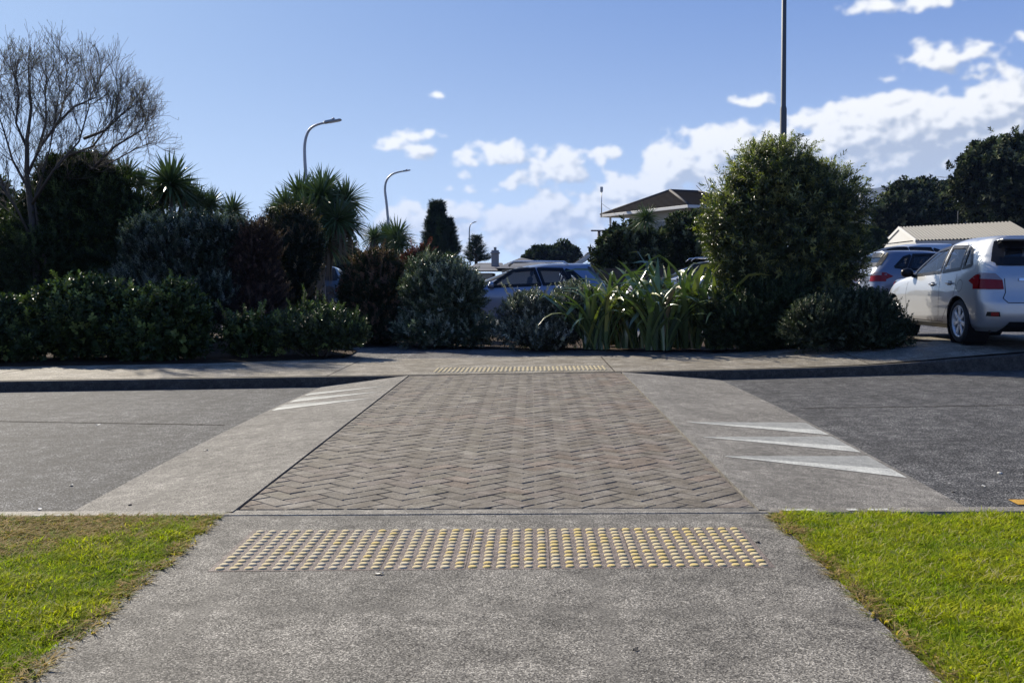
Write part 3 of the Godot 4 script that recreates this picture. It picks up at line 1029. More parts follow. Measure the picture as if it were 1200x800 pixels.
func sword_head(sd: int, n: int, low: float) -> ArrayMesh:
	rng.seed = sd
	var st := st_new()
	for k in n:
		var u := lerpf(sin(low), 1.0, pow((k + .5) / n, .85))
		var a := k * 2.39996 + rng.randf() * .4
		var d := Vector3(cos(a) * sqrt(1 - u * u), u, sin(a) * sqrt(1 - u * u))
		var l := rng.randf_range(.75, 1.08)
		var w := rng.randf_range(.05, .085)
		var side := d.cross(Vector3(rng.randf() - .5, 1.0, rng.randf() - .5)).normalized()
		var nrm := side.cross(d).normalized()
		var sag := lerpf(.32, .05, clampf(u, 0, 1)) * rng.randf_range(.5, 1.3)
		var prev := []
		for j in 5:
			var t := j / 4.0
			var c := d * l * t - Vector3.UP * sag * t * t * l
			var hw: float = w * [.4, .95, 1.0, .62, .02][j] * .5
			var here := [c - side * hw + nrm * hw * .5, c, c + side * hw + nrm * hw * .5]
			if j > 0:
				quad(st, prev[0], here[0], here[1], prev[1])
				quad(st, prev[1], here[1], here[2], prev[2])
			prev = here
	return done(st)

func cabbage_tree(label: String, group: String, z: float, heads: Array, foot: Vector2, o := {}) -> void:
	var ground := pt(foot.x, foot.y, z)
	ground.y = 0.0
	var t := thing("cabbage_tree", label, "tree", ground, group)
	var st := st_new(true)
	var fork := pt(foot.x, foot.y, z) - ground
	var main := [Vector3(0, -.1, 0), Vector3(.03, fork.y * .5, 0), fork]
	tube(st, main, [.16, .13, .12], 8)
	for k in heads.size():
		var h: Array = heads[k]
		var c: Vector3 = pt(h[0], h[1], z + float(h[3])) - ground
		tube(st, [fork - Vector3(0, .1, 0), fork.lerp(c, .5) + Vector3(c.x * .12, -.05, 0), c], [.09, .065, .05], 6)
	part(t, "trunk", done(st), mats["pale bark"])
	rng.seed = int(z * 10) + heads.size()
	for k in heads.size():
		var h: Array = heads[k]
		var c: Vector3 = pt(h[0], h[1], z + float(h[3])) - ground
		var r: float = h[2] * 1.3 * z / FOCAL
		var mesh: Mesh = sprigs["head%d" % (k % 2)]
		part(t, "leaf_head", mesh, mats["cabbage leaf %d" % (k % 2)], Transform3D(Basis(Vector3.UP, rng.randf() * TAU) * Basis(Vector3.RIGHT, rng.randf_range(-.25, .25)) * Basis().scaled(Vector3.ONE * r), c))
		if o.get("skirt", false):
			part(t, "dead_skirt", sprigs.skirt, mats["dead strap"], Transform3D(Basis(Vector3.UP, rng.randf() * TAU).scaled(Vector3(.75, 1.25, .75) * r), c))

func build_cabbage_trees() -> void:
	sprigs.head0 = sword_head(221, 150, -.8)
	sprigs.head1 = sword_head(222, 130, -.6)
	rng.seed = 223
	var st := st_new()
	for k in 70:                                         # a skirt of dead hanging leaves
		var a := rng.randf() * TAU
		var d := Vector3(cos(a), 0, sin(a))
		var side := Vector3(-d.z, 0, d.x) * .03
		var p0 := d * .08
		var p1 := d * rng.randf_range(.2, .4) - Vector3.UP * rng.randf_range(.15, .4)
		var p2 := d * rng.randf_range(.15, .4) - Vector3.UP * rng.randf_range(.75, 1.15)
		quad(st, p0 - side, p1 - side, p1 + side, p0 + side)
		tri(st, p1 - side, p2, p1 + side)
	sprigs.skirt = done(st)
	for k in 2:
		var m := mat("cabbage leaf %d" % k, [Color(.065, .1, .035), Color(.085, .12, .045)][k], .35)
		m.backlight_enabled = true
		m.backlight = Color(.12, .17, .05)
	mat("dead strap", Color(.12, .1, .07), .8)
	var g := "cabbage trees behind the shrubs"
	cabbage_tree("tall single cabbage tree head above the glossy shrub, nearest the dark evergreen", g, 21.5, [[200, 217, 36, 0.0], [216, 230, 25, .4], [186, 232, 22, .3]], Vector2(203, 275))
	cabbage_tree("low pair of cabbage tree heads sloping down right of the tall single head", g, 22.5, [[246, 241, 22, 0.0], [272, 249, 23, .4], [230, 238, 24, -.3]], Vector2(250, 285))
	cabbage_tree("small cabbage tree poking from the dark evergreen under the bare branches", g, 21.8, [[148, 207, 22, 0.0], [165, 214, 18, .3], [128, 205, 17, .5]], Vector2(150, 250))
	cabbage_tree("large many-headed cabbage tree with a hanging skirt behind the first street lamp", g, 25.0, [[376, 232, 32, 0.0], [405, 236, 27, .4], [352, 232, 30, .6], [335, 243, 24, -.3], [395, 258, 30, -.4], [360, 258, 34, -.5], [408, 262, 22, .2], [322, 248, 15, .5], [380, 222, 26, .8], [382, 285, 30, -.3], [350, 285, 30, .2]], Vector2(374, 310), {"skirt": true})
	cabbage_tree("round-headed cabbage tree beside the second street lamp", g, 34.0, [[465, 278, 22, 0.0], [438, 279, 17, .4], [452, 276, 17, .8], [468, 288, 19, -.3]], Vector2(455, 305), {"skirt": true})
	cabbage_tree("tiny cabbage tree head in front of the tiled two-storey house", g, 41.0, [[757, 256, 15, -3.0]], Vector2(757, 266))

# --- the strap-leaved clumps right of the crossing

func strap_leaf(st: SurfaceTool, root: Vector3, ang: float, l: float, w: float, lift: float, kink: float, r: RandomNumberGenerator) -> void:
	var d := Vector3(cos(ang), 0, sin(ang))
	var side := Vector3(-d.z, 0, d.x)
	var p := root
	var pitch := lift
	var n := 9
	var prev := []
	var twist := r.randf_range(-.9, .9)
	var break_at := r.randi_range(5, 14)
	var break_by := r.randf_range(.5, 1.5)
	for j in n + 1:
		var t := float(j) / n
		var hw := w * .5 * (0.55 + 1.2 * t if t < .3 else .91 if t < .62 else .91 * pow((1.0 - t) / .38, .7)) + .001
		var dir := (d * cos(pitch) + Vector3.UP * sin(pitch))
		var nrm := side.cross(dir)
		var sd := (side * cos(twist * t) + nrm * sin(twist * t))
		var fold := nrm * hw * -.35
		var here := [p - sd * hw - fold, p, p + sd * hw - fold]
		if j > 0:
			quad(st, prev[0], here[0], here[1], prev[1])
			quad(st, prev[1], here[1], here[2], prev[2])
		prev = here
		p += dir * l / n
		pitch -= kink * (.25 + 1.5 * t) / n
		if j == break_at: pitch -= break_by
		pitch = maxf(pitch, -1.5)
		if p.y < .02: p.y = .02

func build_strap_clumps() -> void:
	for k in 4:
		var m := mat("strap leaf %d" % k, [Color(.09, .125, .048), Color(.13, .172, .06), Color(.068, .095, .045), Color(.22, .23, .07)][k], [.24, .3, .27, .32][k])
		m.metallic_specular = .6
		m.backlight_enabled = true
		m.backlight = [Color(.13, .2, .05), Color(.18, .25, .06), Color(.1, .15, .04), Color(.25, .3, .06)][k]
	mat("dry strap", Color(.28, .22, .12), .6)
	var variants := []
	var r := RandomNumberGenerator.new()
	r.seed = 241
	for k in 26:
		var st := st_new(true)
		strap_leaf(st, Vector3.ZERO, 0.0, r.randf_range(1.3, 1.95), r.randf_range(.075, .125), r.randf_range(1.1, 1.56), r.randf_range(.8, 2.6), r)
		variants.append(done(st))
	var rows := [[700, 404, 16.4, .92, "leftmost strap-leaved clump beside the grey-green bush, leaves spilling over the path"], [738, 402, 16.7, 1.02, "strap-leaved clump second from the left, pale upright leaves in its middle"], [772, 404, 16.3, 1.0, "middle strap-leaved clump with long leaves hanging to the path"],
		[806, 402, 16.7, 1.05, "strap-leaved clump right of the middle, in front of the white car roof"], [842, 403, 16.5, 1.0, "rightmost strap-leaved clump, half under the round tree"], [722, 398, 17.5, 1.05, "strap-leaved clump in the back row towards the blue wagon"], [788, 396, 17.6, 1.1, "strap-leaved clump in the back row below the house trees"]]
	for row in rows:
		var p := pt(row[0], row[1], row[2])
		p.y = rise(p.x, p.z) + .03
		var t := thing("strap_leaf_plant", row[4], "plant", p, "strap-leaved plants right of the crossing")
		for k in 58:
			var v: int = r.randi() % variants.size()
			var s: float = row[3] * .88 * r.randf_range(.75, 1.1)
			var a := r.randf() * TAU
			var off := Vector3(r.randf_range(-.2, .2), 0, r.randf_range(-.16, .16))
			var dry := r.randf() < .05
			var tone: int = [0, 0, 1, 1, 2, 3][r.randi() % 6]
			part(t, "leaf", variants[v], mats["dry strap"] if dry else mats["strap leaf %d" % tone], Transform3D((Basis(Vector3.UP, a) * Basis(Vector3.BACK, r.randf_range(-.12, .12))).scaled(Vector3.ONE * s), off))

# --- the bare tree at the left

func limb_path(px: Array, z: float, sd: float, foot := false) -> Array:
	var outp := []
	for k in px.size():
		var wob := sin(sd * 7.3 + k * 1.1) * .22 * k * (0.0 if foot else 1.0) + (sd - floorf(sd) - .5) * .9 * k * (0.0 if foot else 1.0) * .5
		outp.append(pt(px[k][0], 352.0 - (352.0 - px[k][1]) * .93, z + wob))
	return outp

func build_bare_tree() -> void:
	var z := 19.0
	var base := pt(48, 352, z)
	base.y = 0.0
	var t := thing("bare_tree", "leafless tree with fine upright twigs behind the left hedge", "tree", base)
	var trunk := st_new(true)
	var limbs := st_new(true)
	var twigs := st_new(true)
	rng.seed = 251
	var lines := [[[48, 420], [45, 350], [41, 290], [36, 240], [31, 195], [31, 150], [36, 110], [33, 72], [33, 42]], [[31, 195], [46, 160], [68, 128], [77, 88], [77, 48]], [[36, 232], [62, 188], [92, 152], [104, 108], [98, 58]], [[38, 252], [62, 214], [92, 192], [132, 177], [160, 160], [184, 152]],
		[[33, 212], [14, 175], [4, 138], [-10, 95], [-14, 62]], [[40, 282], [20, 238], [0, 205], [-30, 170], [-52, 118]], [[74, 172], [108, 158], [134, 122], [141, 86]], [[44, 166], [54, 124], [52, 84], [63, 58]], [[4, 208], [-18, 155], [-12, 92], [2, 56]], [[98, 148], [122, 138], [148, 112], [157, 98]], [[31, 160], [18, 128], [22, 88], [14, 60]], [[66, 130], [86, 108], [112, 96], [118, 62]], [[110, 184], [134, 158], [165, 138], [172, 122]], [[60, 416], [58, 350], [52, 300], [45, 262], [40, 225], [50, 190], [58, 160], [66, 112], [72, 70]]]
	for n in lines.size():
		var p := limb_path(lines[n], z, n * .618, n == 0 or n == 13)
		for k in p.size(): p[k] -= base
		if n == 0 or n == 13: p[0].y = -.1
		var r0: float = .1 if n == 0 else .05 if n == 13 else .03
		var rad := []
		for k in p.size():
			rad.append(lerpf(r0, .005, pow(float(k) / (p.size() - 1), .8)))
		tube(trunk if n == 0 else limbs, p, rad, 8 if n == 0 else 6)
		var start := .45 if n == 0 or n == 13 else .15
		var count := 20
		for c in count:
			var u := lerpf(start, .99, (c + rng.randf()) / count) * (p.size() - 1)
			var i := mini(int(u), p.size() - 2)
			var q: Vector3 = p[i].lerp(p[i + 1], u - i)
			var d: Vector3 = (p[i + 1] - p[i]).normalized()
			grow(twigs, q, d, rng.randf_range(.45, .85) * lerpf(1.1, .6, u / p.size()), .007, 0)
	part(t, "trunk", done(trunk), mats["bark"])
	part(t, "branches", done(limbs), mats["bark"])
	part(t, "twigs", done(twigs), mats["twig bark"]).set_meta("kind", "stuff")
	var xfs := []
	var cols := []
	for k in buds.size():
		if rng.randf() < .35:
			xfs.append(Transform3D(basis_towards(Vector3(rng.randf() - .5, .6, rng.randf() - .5), 0).scaled(Vector3.ONE * rng.randf_range(.3, .6)), buds[k]))
			cols.append(Color(.2, .22, .08))
	scatter(t, "young_leaves", sprigs.tiny, mats["soft leaf"], xfs, cols)

var buds := []

func grow(st: SurfaceTool, p: Vector3, d: Vector3, l: float, r: float, level: int) -> void:
	var axis := Vector3(rng.randf() - .5, rng.randf() - .5, rng.randf() - .5).normalized()
	var dir := (d.rotated(axis, rng.randf_range(.45, 1.15)) + Vector3.UP * .22).normalized()
	var pts := [p]
	var rad := [r]
	var n := 4 if level == 0 else 3 if level == 1 else 2
	var q := p
	for k in n:
		dir = (dir + Vector3(rng.randf() - .5, rng.randf() - .35, rng.randf() - .5) * .35).normalized()
		q += dir * l / n
		pts.append(q)
		rad.append(lerpf(r, .0026, float(k + 1) / n))
	tube(st, pts, rad, 4 if level == 0 else 3, false)
	if level < 2:
		for k in (5 if level == 0 else 4):
			var u := rng.randf_range(.2, 1.0) * n
			var i := mini(int(u), n - 1)
			grow(st, pts[i].lerp(pts[i + 1], u - i), dir, l * rng.randf_range(.4, .75), r * .6, level + 1)
	else:
		buds.append(q)

# --- conifers

func conifer(called: String, label: String, z: float, x: float, top: float, foot: float, half: float, tiers: int, droopy: float, fullness: float, sd: int) -> void:
	var a := pt(x, foot, z)
	var b := pt(x, top, z)
	a.y = minf(a.y, 0.0)
	var t := thing(called, label, "tree", a, "conifers by the far road")
	rng.seed = sd
	var st := st_new(true)
	tube(st, [Vector3(0, -.1, 0), (b - a) * .5, b - a], [.22, .13, .02], 7)
	var h := b.y - a.y
	var low := pt(x, foot, z).y - a.y
	var w := half * z / FOCAL
	var xfs := []
	var cols := []
	for k in tiers:
		var u := (k + .4) / tiers
		var y := lerpf(maxf(low, h * .12), h * .985, u)
		var reach := w * pow(1.0 - u, 1.05) + .03
		for j in 7:
			var ang := TAU * (j + rng.randf() * .7) / 7 + k
			var l := reach * rng.randf_range(.7, 1.12)
			var d := Vector3(cos(ang), droopy * rng.randf_range(.6, 1.4), sin(ang))
			tube(st, [Vector3(0, y, 0), Vector3(0, y, 0) + d * l * .6, Vector3(0, y, 0) + d * l + Vector3(0, .1 * l, 0)], [.04, .025, .008], 4, false)
			for m in int(fullness * (2 + l * 5)):
				var s := rng.randf_range(.15, 1.03)
				var p := Vector3(0, y, 0) + d * l * s + Vector3(rng.randf() - .5, rng.randf() - .4, rng.randf() - .5) * .3 * (1.0 - s * .4) * minf(1.0, fullness * .3)
				xfs.append(Transform3D(basis_towards(Vector3(d.x, .5, d.z) + Vector3(rng.randf() - .5, rng.randf() - .5, rng.randf() - .5) * .7, rng.randf() * 6).scaled(Vector3.ONE * rng.randf_range(.8, 1.4)), p))
				var g := rng.randf_range(.7, 1.3)
				cols.append(Color(.03 * g, .045 * g, .026 * g))
	part(t, "trunk", done(st), mats["bark"])
	scatter(t, "crown", sprigs.needle, mats["far leaf"], xfs, cols)

func build_plants() -> void:
	build_sprigs()
	var dark := Color(.04, .058, .026)
	# the low glossy hedge along the left footpath
	var hedge := {"leaf": "glossy", "mat": "glossy leaf", "color": Color(.045, .07, .022), "tips": Color(.16, .2, .06), "density": 280.0, "size": 1.0, "up": .8, "seed": 301, "rough": .2, "stem": .018, "tip_share": .25}
	var g := "low rounded hedge shrubs along the left footpath"
	shrub("hedge_shrub", "low glossy hedge shrub at the left edge, under the bare tree", "shrub", g, 14.2, bumps(-2, 398, 62, 44, 6, 1) + bumps(-72, 395, 60, 46, 5, 2), hedge)
	hedge.seed = 302
	shrub("hedge_shrub", "widest low glossy hedge shrub, rounded top, in front of the dark evergreen", "shrub", g, 14.6, bumps(98, 377, 72, 51, 8, 3), hedge)
	hedge.seed = 303
	shrub("hedge_shrub", "low glossy hedge shrub with a reddish right shoulder, below the tall glossy shrub", "shrub", g, 14.5, bumps(193, 381, 58, 48, 7, 4), hedge)
	hedge.merge({"seed": 304, "size": .85, "rough": .35, "inner": .2, "density": 260.0, "stem": .014}, true)
	shrub("low_shrub", "small open shrub with bright tips, left of the twiggy one", "shrub", g, 15.0, bumps(293, 396, 30, 23, 5, 5), hedge)
	hedge.merge({"seed": 305, "color": Color(.055, .075, .03), "leaf": "small", "size": .95, "density": 330.0}, true)
	shrub("low_shrub", "wide twiggy shrub with bare stems at its foot by the crossing", "shrub", g, 15.2, bumps(368, 385, 54, 24, 8, 6) + [[330, 395, 24, 16, .3], [402, 392, 24, 16, .2]], hedge)
	# the tall planting behind
	g = "tall garden shrubs left of the crossing"
	shrub("dark_evergreen", "broad dark evergreen tree behind the bare trunk", "tree", g, 19.8, bumps(100, 262, 74, 78, 10, 7, .45) + [[60, 310, 70, 70, 0], [150, 310, 60, 60, 0], [95, 205, 34, 18, .2], [100, 370, 80, 40, 0]], {"color": Color(.042, .06, .024), "tips": Color(.09, .12, .04), "density": 300.0, "leaf": "small", "size": 1.5, "seed": 311, "rough": .3, "stem": .06, "tip_share": .2, "stem_name": "trunk"})
	shrub("evergreen_shrub", "lighter green evergreen filling the left edge of the picture", "tree", g, 21.5, bumps(-15, 275, 52, 58, 8, 8) + bumps(-85, 285, 50, 70, 6, 9), {"color": Color(.065, .08, .032), "tips": Color(.12, .15, .05), "density": 260.0, "leaf": "small", "size": 1.6, "seed": 312, "rough": .3, "stem": .05, "tip_share": .3})
	shrub("tall_glossy_shrub", "tall rounded shrub with silvery glossy upright leaves", "shrub", g, 17.5, bumps(222, 300, 76, 46, 10, 10, .4) + [[190, 345, 60, 40, 0], [250, 345, 50, 40, .1], [175, 280, 30, 24, .2], [265, 280, 32, 24, .3], [220, 274, 40, 20, .4]], {"color": Color(.05, .068, .042), "tips": Color(.2, .22, .17), "density": 400.0, "mat": "glossy leaf", "size": 1.05, "up": 1.1, "seed": 313, "rough": .25, "stem": .03, "tip_share": .35})
	shrub("reddish_shrub", "fine reddish brown shrub right of the tall glossy one", "shrub", g, 17.2, bumps(300, 308, 31, 48, 7, 11, .45) + [[300, 362, 34, 36, 0]], {"color": Color(.075, .05, .04), "tips": Color(.15, .09, .065), "density": 650.0, "leaf": "tiny", "size": 1.1, "seed": 314, "rough": .3, "up": .7, "tip_share": .3})
	shrub("brown_tipped_shrub", "tall dark shrub with pale brown tips below the first street lamp", "shrub", g, 19.0, bumps(336, 302, 40, 54, 9, 12, .42) + [[334, 365, 38, 38, 0]], {"color": Color(.04, .05, .028), "tips": Color(.2, .15, .09), "density": 420.0, "size": 1.15, "seed": 315, "rough": .3, "up": .8, "tip_share": .22})
	g = "shrubs in the bed beyond the crossing"
	shrub("brown_tipped_shrub", "bushy shrub with brown flowering tips left of the grey-green mound", "shrub", g, 18.4, bumps(438, 346, 42, 48, 9, 13, .42) + [[444, 383, 40, 20, .1]], {"color": Color(.045, .055, .026), "tips": Color(.2, .12, .075), "density": 440.0, "size": 1.1, "seed": 316, "rough": .32, "up": .8, "tip_share": .3})
	shrub("red_tipped_shrub", "shrub with red young tips peeping over the grey-green mound", "shrub", g, 20.0, bumps(494, 330, 33, 38, 7, 14), {"color": Color(.06, .05, .03), "tips": Color(.2, .06, .045), "density": 380.0, "size": 1.15, "seed": 317, "rough": .3, "up": .8, "tip_share": .4})
	shrub("green_mound_shrub", "large domed shrub with small grey-green leaves beside the blue wagon", "shrub", g, 17.4, bumps(521, 350, 49, 48, 10, 15, .4) + [[505, 388, 40, 18, .2], [548, 388, 32, 17, .2]], {"color": Color(.085, .11, .065), "tips": Color(.26, .28, .2), "density": 360.0, "leaf": "small", "size": 1.05, "rough_freq": 3.2, "mat": "glossy leaf", "seed": 318, "rough": .25, "up": .7, "tip_share": .35})
	shrub("grey_mound_shrub", "sprawling grey-green shrub in front of the blue wagon", "shrub", g, 16.9, bumps(636, 378, 46, 31, 9, 16, .42) + bumps(678, 364, 28, 31, 5, 17) + [[630, 392, 46, 14, .2]], {"color": Color(.115, .13, .095), "tips": Color(.32, .32, .25), "density": 420.0, "leaf": "small", "size": .95, "rough_freq": 3.2, "mat": "glossy leaf", "seed": 319, "rough": .3, "up": .8, "tip_share": .35})
	# the round tree and its skirt
	shrub("round_tree", "round-crowned small tree with narrow pale leaves in front of the tall pole", "tree", "", 17.0, bumps(920, 282, 80, 95, 16, 18, .36) + [[905, 205, 42, 34, .2], [862, 266, 34, 46, .3], [968, 246, 42, 46, .2], [978, 300, 30, 40, .2], [926, 350, 54, 40, .2], [870, 312, 34, 34, .4]], {"color": Color(.07, .09, .034), "tips": Color(.28, .27, .1), "density": 270.0, "leaf": "lance", "size": .92, "mat": "pale leaf", "seed": 321, "rough": .28, "up": .25, "tip_share": .4, "stem": .05, "stray": .2, "shoots": 70, "shoot": 1.2, "inner": .35, "stem_name": "trunk"})
	g = "dark shrubs under the round tree"
	shrub("dark_shrub", "dark shrub under the round tree beside the strap leaves", "shrub", g, 16.3, bumps(905, 370, 58, 42, 9, 19) + [[865, 378, 36, 34, .2]], {"color": dark, "tips": Color(.07, .09, .04), "density": 420.0, "size": 1.1, "seed": 322, "rough": .25})
	shrub("dark_shrub", "low spreading shrub nearest the silver hatchback", "shrub", g, 15.2, bumps(1006, 378, 50, 33, 10, 20, .42) + [[960, 382, 34, 28, .2], [1046, 392, 20, 16, .2]], {"color": Color(.05, .065, .038), "tips": Color(.11, .13, .08), "density": 520.0, "leaf": "tiny", "size": 1.3, "seed": 323, "rough": .32, "up": .7, "tip_share": .3})
	build_cabbage_trees()
	build_strap_clumps()
	build_bare_tree()
	# far trees
	conifer("cypress_tree", "dark narrow double-topped cypress right of the second street lamp", 60.0, 512, 238, 305, 14, 26, .75, 5.0, 331)
	conifer("cypress_tree", "shorter shoulder cypress against the right side of the taller one", 59.0, 523, 259, 305, 11, 18, .75, 5.0, 332)
	conifer("pine_tree", "small tiered pine beside the third street lamp", 75.0, 558, 276, 308, 17, 8, .25, 2.2, 333)
	g = "trees beyond the car park"
	var far := {"leaf": "far", "mat": "far leaf", "color": Color(.04, .055, .026), "tips": Color(.15, .17, .09), "tip_share": .25, "density": 42.0, "rough": .35, "rough_freq": .5, "shoots": 0, "seed": 341, "stem": .12, "floor": 0.0, "up": .6, "size": .9, "stem_name": "trunk"}  # the paler tips put sunlit clump tops into the leaf colour
	shrub("garden_tree", "dense dark tree hiding the lower left of the two-storey house", "tree", g, 41.0, bumps(740, 302, 36, 34, 9, 21) + [[716, 304, 18, 24, .2]], far)
	far.seed = 342
	shrub("garden_tree", "dense dark tree under the right end of the tiled roof", "tree", g, 42.0, bumps(822, 291, 42, 36, 10, 22), far)
	far.merge({"seed": 343, "size": 1.6, "density": 12.0}, true)
	shrub("distant_tree", "low distant trees left of the gabled house roof", "tree", g, 110.0, bumps(640, 303, 26, 10, 7, 23) + bumps(662, 300, 16, 13, 6, 24), far)
	far.merge({"seed": 344, "size": 1.5, "density": 16.0, "color": Color(.04, .052, .03), "tips": Color(.15, .165, .1), "tip_share": .3}, true)  # brighter tips again paint sunlit tops onto the dark crowns
	shrub("dark_tree", "spreading dark tree behind the corrugated shed", "tree", g, 78.0, bumps(1085, 246, 52, 32, 12, 25, .36) + [[1045, 255, 18, 18, .2]], far)
	far.merge({"seed": 345, "size": 1.3, "density": 22.0}, true)
	shrub("dark_tree", "tallest dark tree at the right edge with clustered rounded clumps", "tree", g, 62.0, bumps(1196, 218, 76, 58, 18, 26, .3) + bumps(1260, 205, 60, 70, 10, 27, .35), far)
	far.merge({"seed": 346, "size": 1.0, "density": 30.0, "color": Color(.05, .07, .03), "tips": Color(.1, .12, .05)}, true)
	shrub("distant_tree", "lighter green bushes beside the shed gable, below the hill", "tree", g, 60.0, bumps(1012, 282, 22, 16, 7, 28), far)
	far.merge({"seed": 347, "color": Color(.045, .06, .03)}, true)
	shrub("distant_tree", "dark trees beyond the car park behind the first lamp", "tree", g, 58.0, bumps(395, 318, 40, 24, 8, 29) + bumps(300, 310, 60, 30, 8, 30), far)
	# bare twigs behind the round tree
	var t := thing("bare_shrub", "few bare twigs rising left of the round tree", "shrub", pt(845, 330, 20.0), "")
	var st := st_new(true)
	var o := pt(845, 330, 20.0)
	for r in [[[846, 330], [842, 250], [826, 206]], [[847, 330], [838, 240], [816, 217]], [[849, 330], [846, 240], [835, 212]]]:
		tube(st, [pt(r[0][0], r[0][1], 20.0) - o, pt(r[1][0], r[1][1], 20.0) - o, pt(r[2][0], r[2][1], 20.0) - o], [.014, .01, .005], 5)
	part(t, "twigs", done(st), mats["bark"])

# ------------------------------------------------------------------ cars
# A body is a stack of rounded outlines: at each height the rear end, the front end and the half width. Forward is -Z, the rear stands at z = 0.

class Shell:
	var t: Array          # [height, rear, front, half width]
	var sx := 1.0
	var sy := 1.0
	var sz := 1.0
	func at(y: float) -> Array:
		var k := 0
		while k < t.size() - 2 and t[k + 1][0] < y: k += 1
		var a: Array = t[k]
		var b: Array = t[k + 1]
		var p: Array = t[maxi(k - 1, 0)]
		var q: Array = t[mini(k + 2, t.size() - 1)]
		var u: float = clampf((y - a[0]) / (b[0] - a[0]), 0.0, 1.0)
		var outp := []
		for c in [1, 2, 3]:
			var da: float = (b[c] - p[c]) / maxf(b[0] - p[0], 1e-4) * (b[0] - a[0])
			var db: float = (q[c] - a[c]) / maxf(q[0] - a[0], 1e-4) * (b[0] - a[0])
			var d: float = b[c] - a[c]
			for side in 2:                     # keep the curve from overshooting
				var m := da if side == 0 else db
				if d * m <= 0.0: m = 0.0
				elif absf(m) > 2.0 * absf(d): m = 2.0 * d
				if side == 0: da = m
				else: db = m
			var u2 := u * u
			var u3 := u2 * u
			outp.append(a[c] * (2 * u3 - 3 * u2 + 1) + b[c] * (-2 * u3 + 3 * u2) + da * (u3 - 2 * u2 + u) + db * (u3 - u2))
		return outp
	func side(z: float, y: float) -> float:     # half width of the flank at length z
		var r := at(y)
		var c: float = (r[0] + r[1]) * .5
		var a: float = (r[1] - r[0]) * .5
		var s := clampf((z - c) / a, -1, 1)
		return r[2] * (1.0 - .1 * s * s * s * s) + .008 * sin(clampf((y - .45) / .5, 0.0, 1.0) * PI)
	func outline(y: float, ns: int, nc: int, ne: int) -> Array:      # half outline from the front middle to the rear middle
		var r := at(y)
		var w: float = r[2]
		var len: float = r[1] - r[0]
		var rc := minf(minf(.42, w * .55), len * .3)
		var rr := minf(minf(.3, w * .45), len * .3)
		var bow_f := minf(.16, len * .1)
		var bow_r := minf(.07, len * .08)
		var outp := []
		var zf: float = r[1] - bow_f
		var zr: float = r[0] + bow_r
		var wf := side(zf - rc, y)
		var wr := side(zr + rr, y)
		for k in ne:
			var x := (wf - rc) * k / ne
			outp.append(Vector2(x, r[1] - bow_f * pow(x / w, 2.0)))
		var fz: float = r[1] - bow_f * pow((wf - rc) / w, 2.0)
		for k in nc:
			var a := PI * .5 * k / nc
			outp.append(Vector2(wf - rc + rc * sin(a), lerpf(zf - rc, fz, cos(a))))
		for k in ns + 1:
			var z := lerpf(zf - rc, zr + rr, float(k) / ns)
			outp.append(Vector2(side(z, y), z))
		var rz: float = r[0] + bow_r * pow((wr - rr) / w, 2.0)
		for k in range(1, nc + 1):
			var a := PI * .5 * k / nc
			outp.append(Vector2(wr - rr + rr * cos(a), lerpf(zr + rr, rz, sin(a))))
		for k in range(1, ne + 1):
			var x := (wr - rr) * (1.0 - float(k) / ne)
			outp.append(Vector2(x, r[0] + bow_r * pow(x / w, 2.0)))
		return outp
	func on_side(p: Vector2, s: float) -> Vector3:      # p: length, height
		return Vector3(side(p.x, p.y) * s, p.y, -p.x)
	func on_end(p: Vector2, rear: bool) -> Vector3:      # p: across, height
		var r := at(p.y)
		var len: float = r[1] - r[0]
		var w: float = r[2]
		var u := absf(p.x)
		if rear:
			var bow := minf(.07, len * .08)
			var rr := minf(minf(.3, w * .45), len * .3)
			var wr := side(r[0] + bow + rr, p.y)
			var z: float = r[0] + bow * pow(minf(u, wr - rr) / w, 2.0)
			if u > wr - rr:
				var q := clampf((u - (wr - rr)) / rr, 0, 1)
				var z1: float = r[0] + bow + rr
				z = lerpf(z1, z, sqrt(1.0 - q * q))
			return Vector3(p.x, p.y, -z)
		var bf := minf(.16, len * .1)
		var rc := minf(minf(.42, w * .55), len * .3)
		var wf := side(r[1] - bf - rc, p.y)
		var zz: float = r[1] - bf * pow(minf(u, wf - rc) / w, 2.0)
		if u > wf - rc:
			var q := clampf((u - (wf - rc)) / rc, 0, 1)
			zz = lerpf(r[1] - bf - rc, zz, sqrt(1.0 - q * q))
		return Vector3(p.x, p.y, -zz)

func panel(st: SurfaceTool, f: Callable, c: Array, nu: int, nv: int, off: float) -> void:     # a patch on the body: corners c in the face's own plane, pushed out
	var g := []
	for i in nu + 1:
		var col := []
		for j in nv + 1:
			var u := float(i) / nu
			var v := float(j) / nv
			var p: Vector2 = (c[0] as Vector2).lerp(c[1], u).lerp((c[3] as Vector2).lerp(c[2], u), v)
			col.append(lift(f, p, off))
		g.append(col)
	for i in nu:
		for j in nv:
			quad(st, g[i][j], g[i][j + 1], g[i + 1][j + 1], g[i + 1][j])

func lift(f: Callable, p: Vector2, off: float) -> Vector3:
	var e := .01
	var a: Vector3 = f.call(p)
	var n: Vector3 = ((f.call(p + Vector2(e, 0)) as Vector3) - a).cross((f.call(p + Vector2(0, e)) as Vector3) - a)
	if n.length() < 1e-9:
		return a
	n = n.normalized()
	if n.dot(a - Vector3(0, .5, -2.0)) < 0: n = -n
	return a + n * off

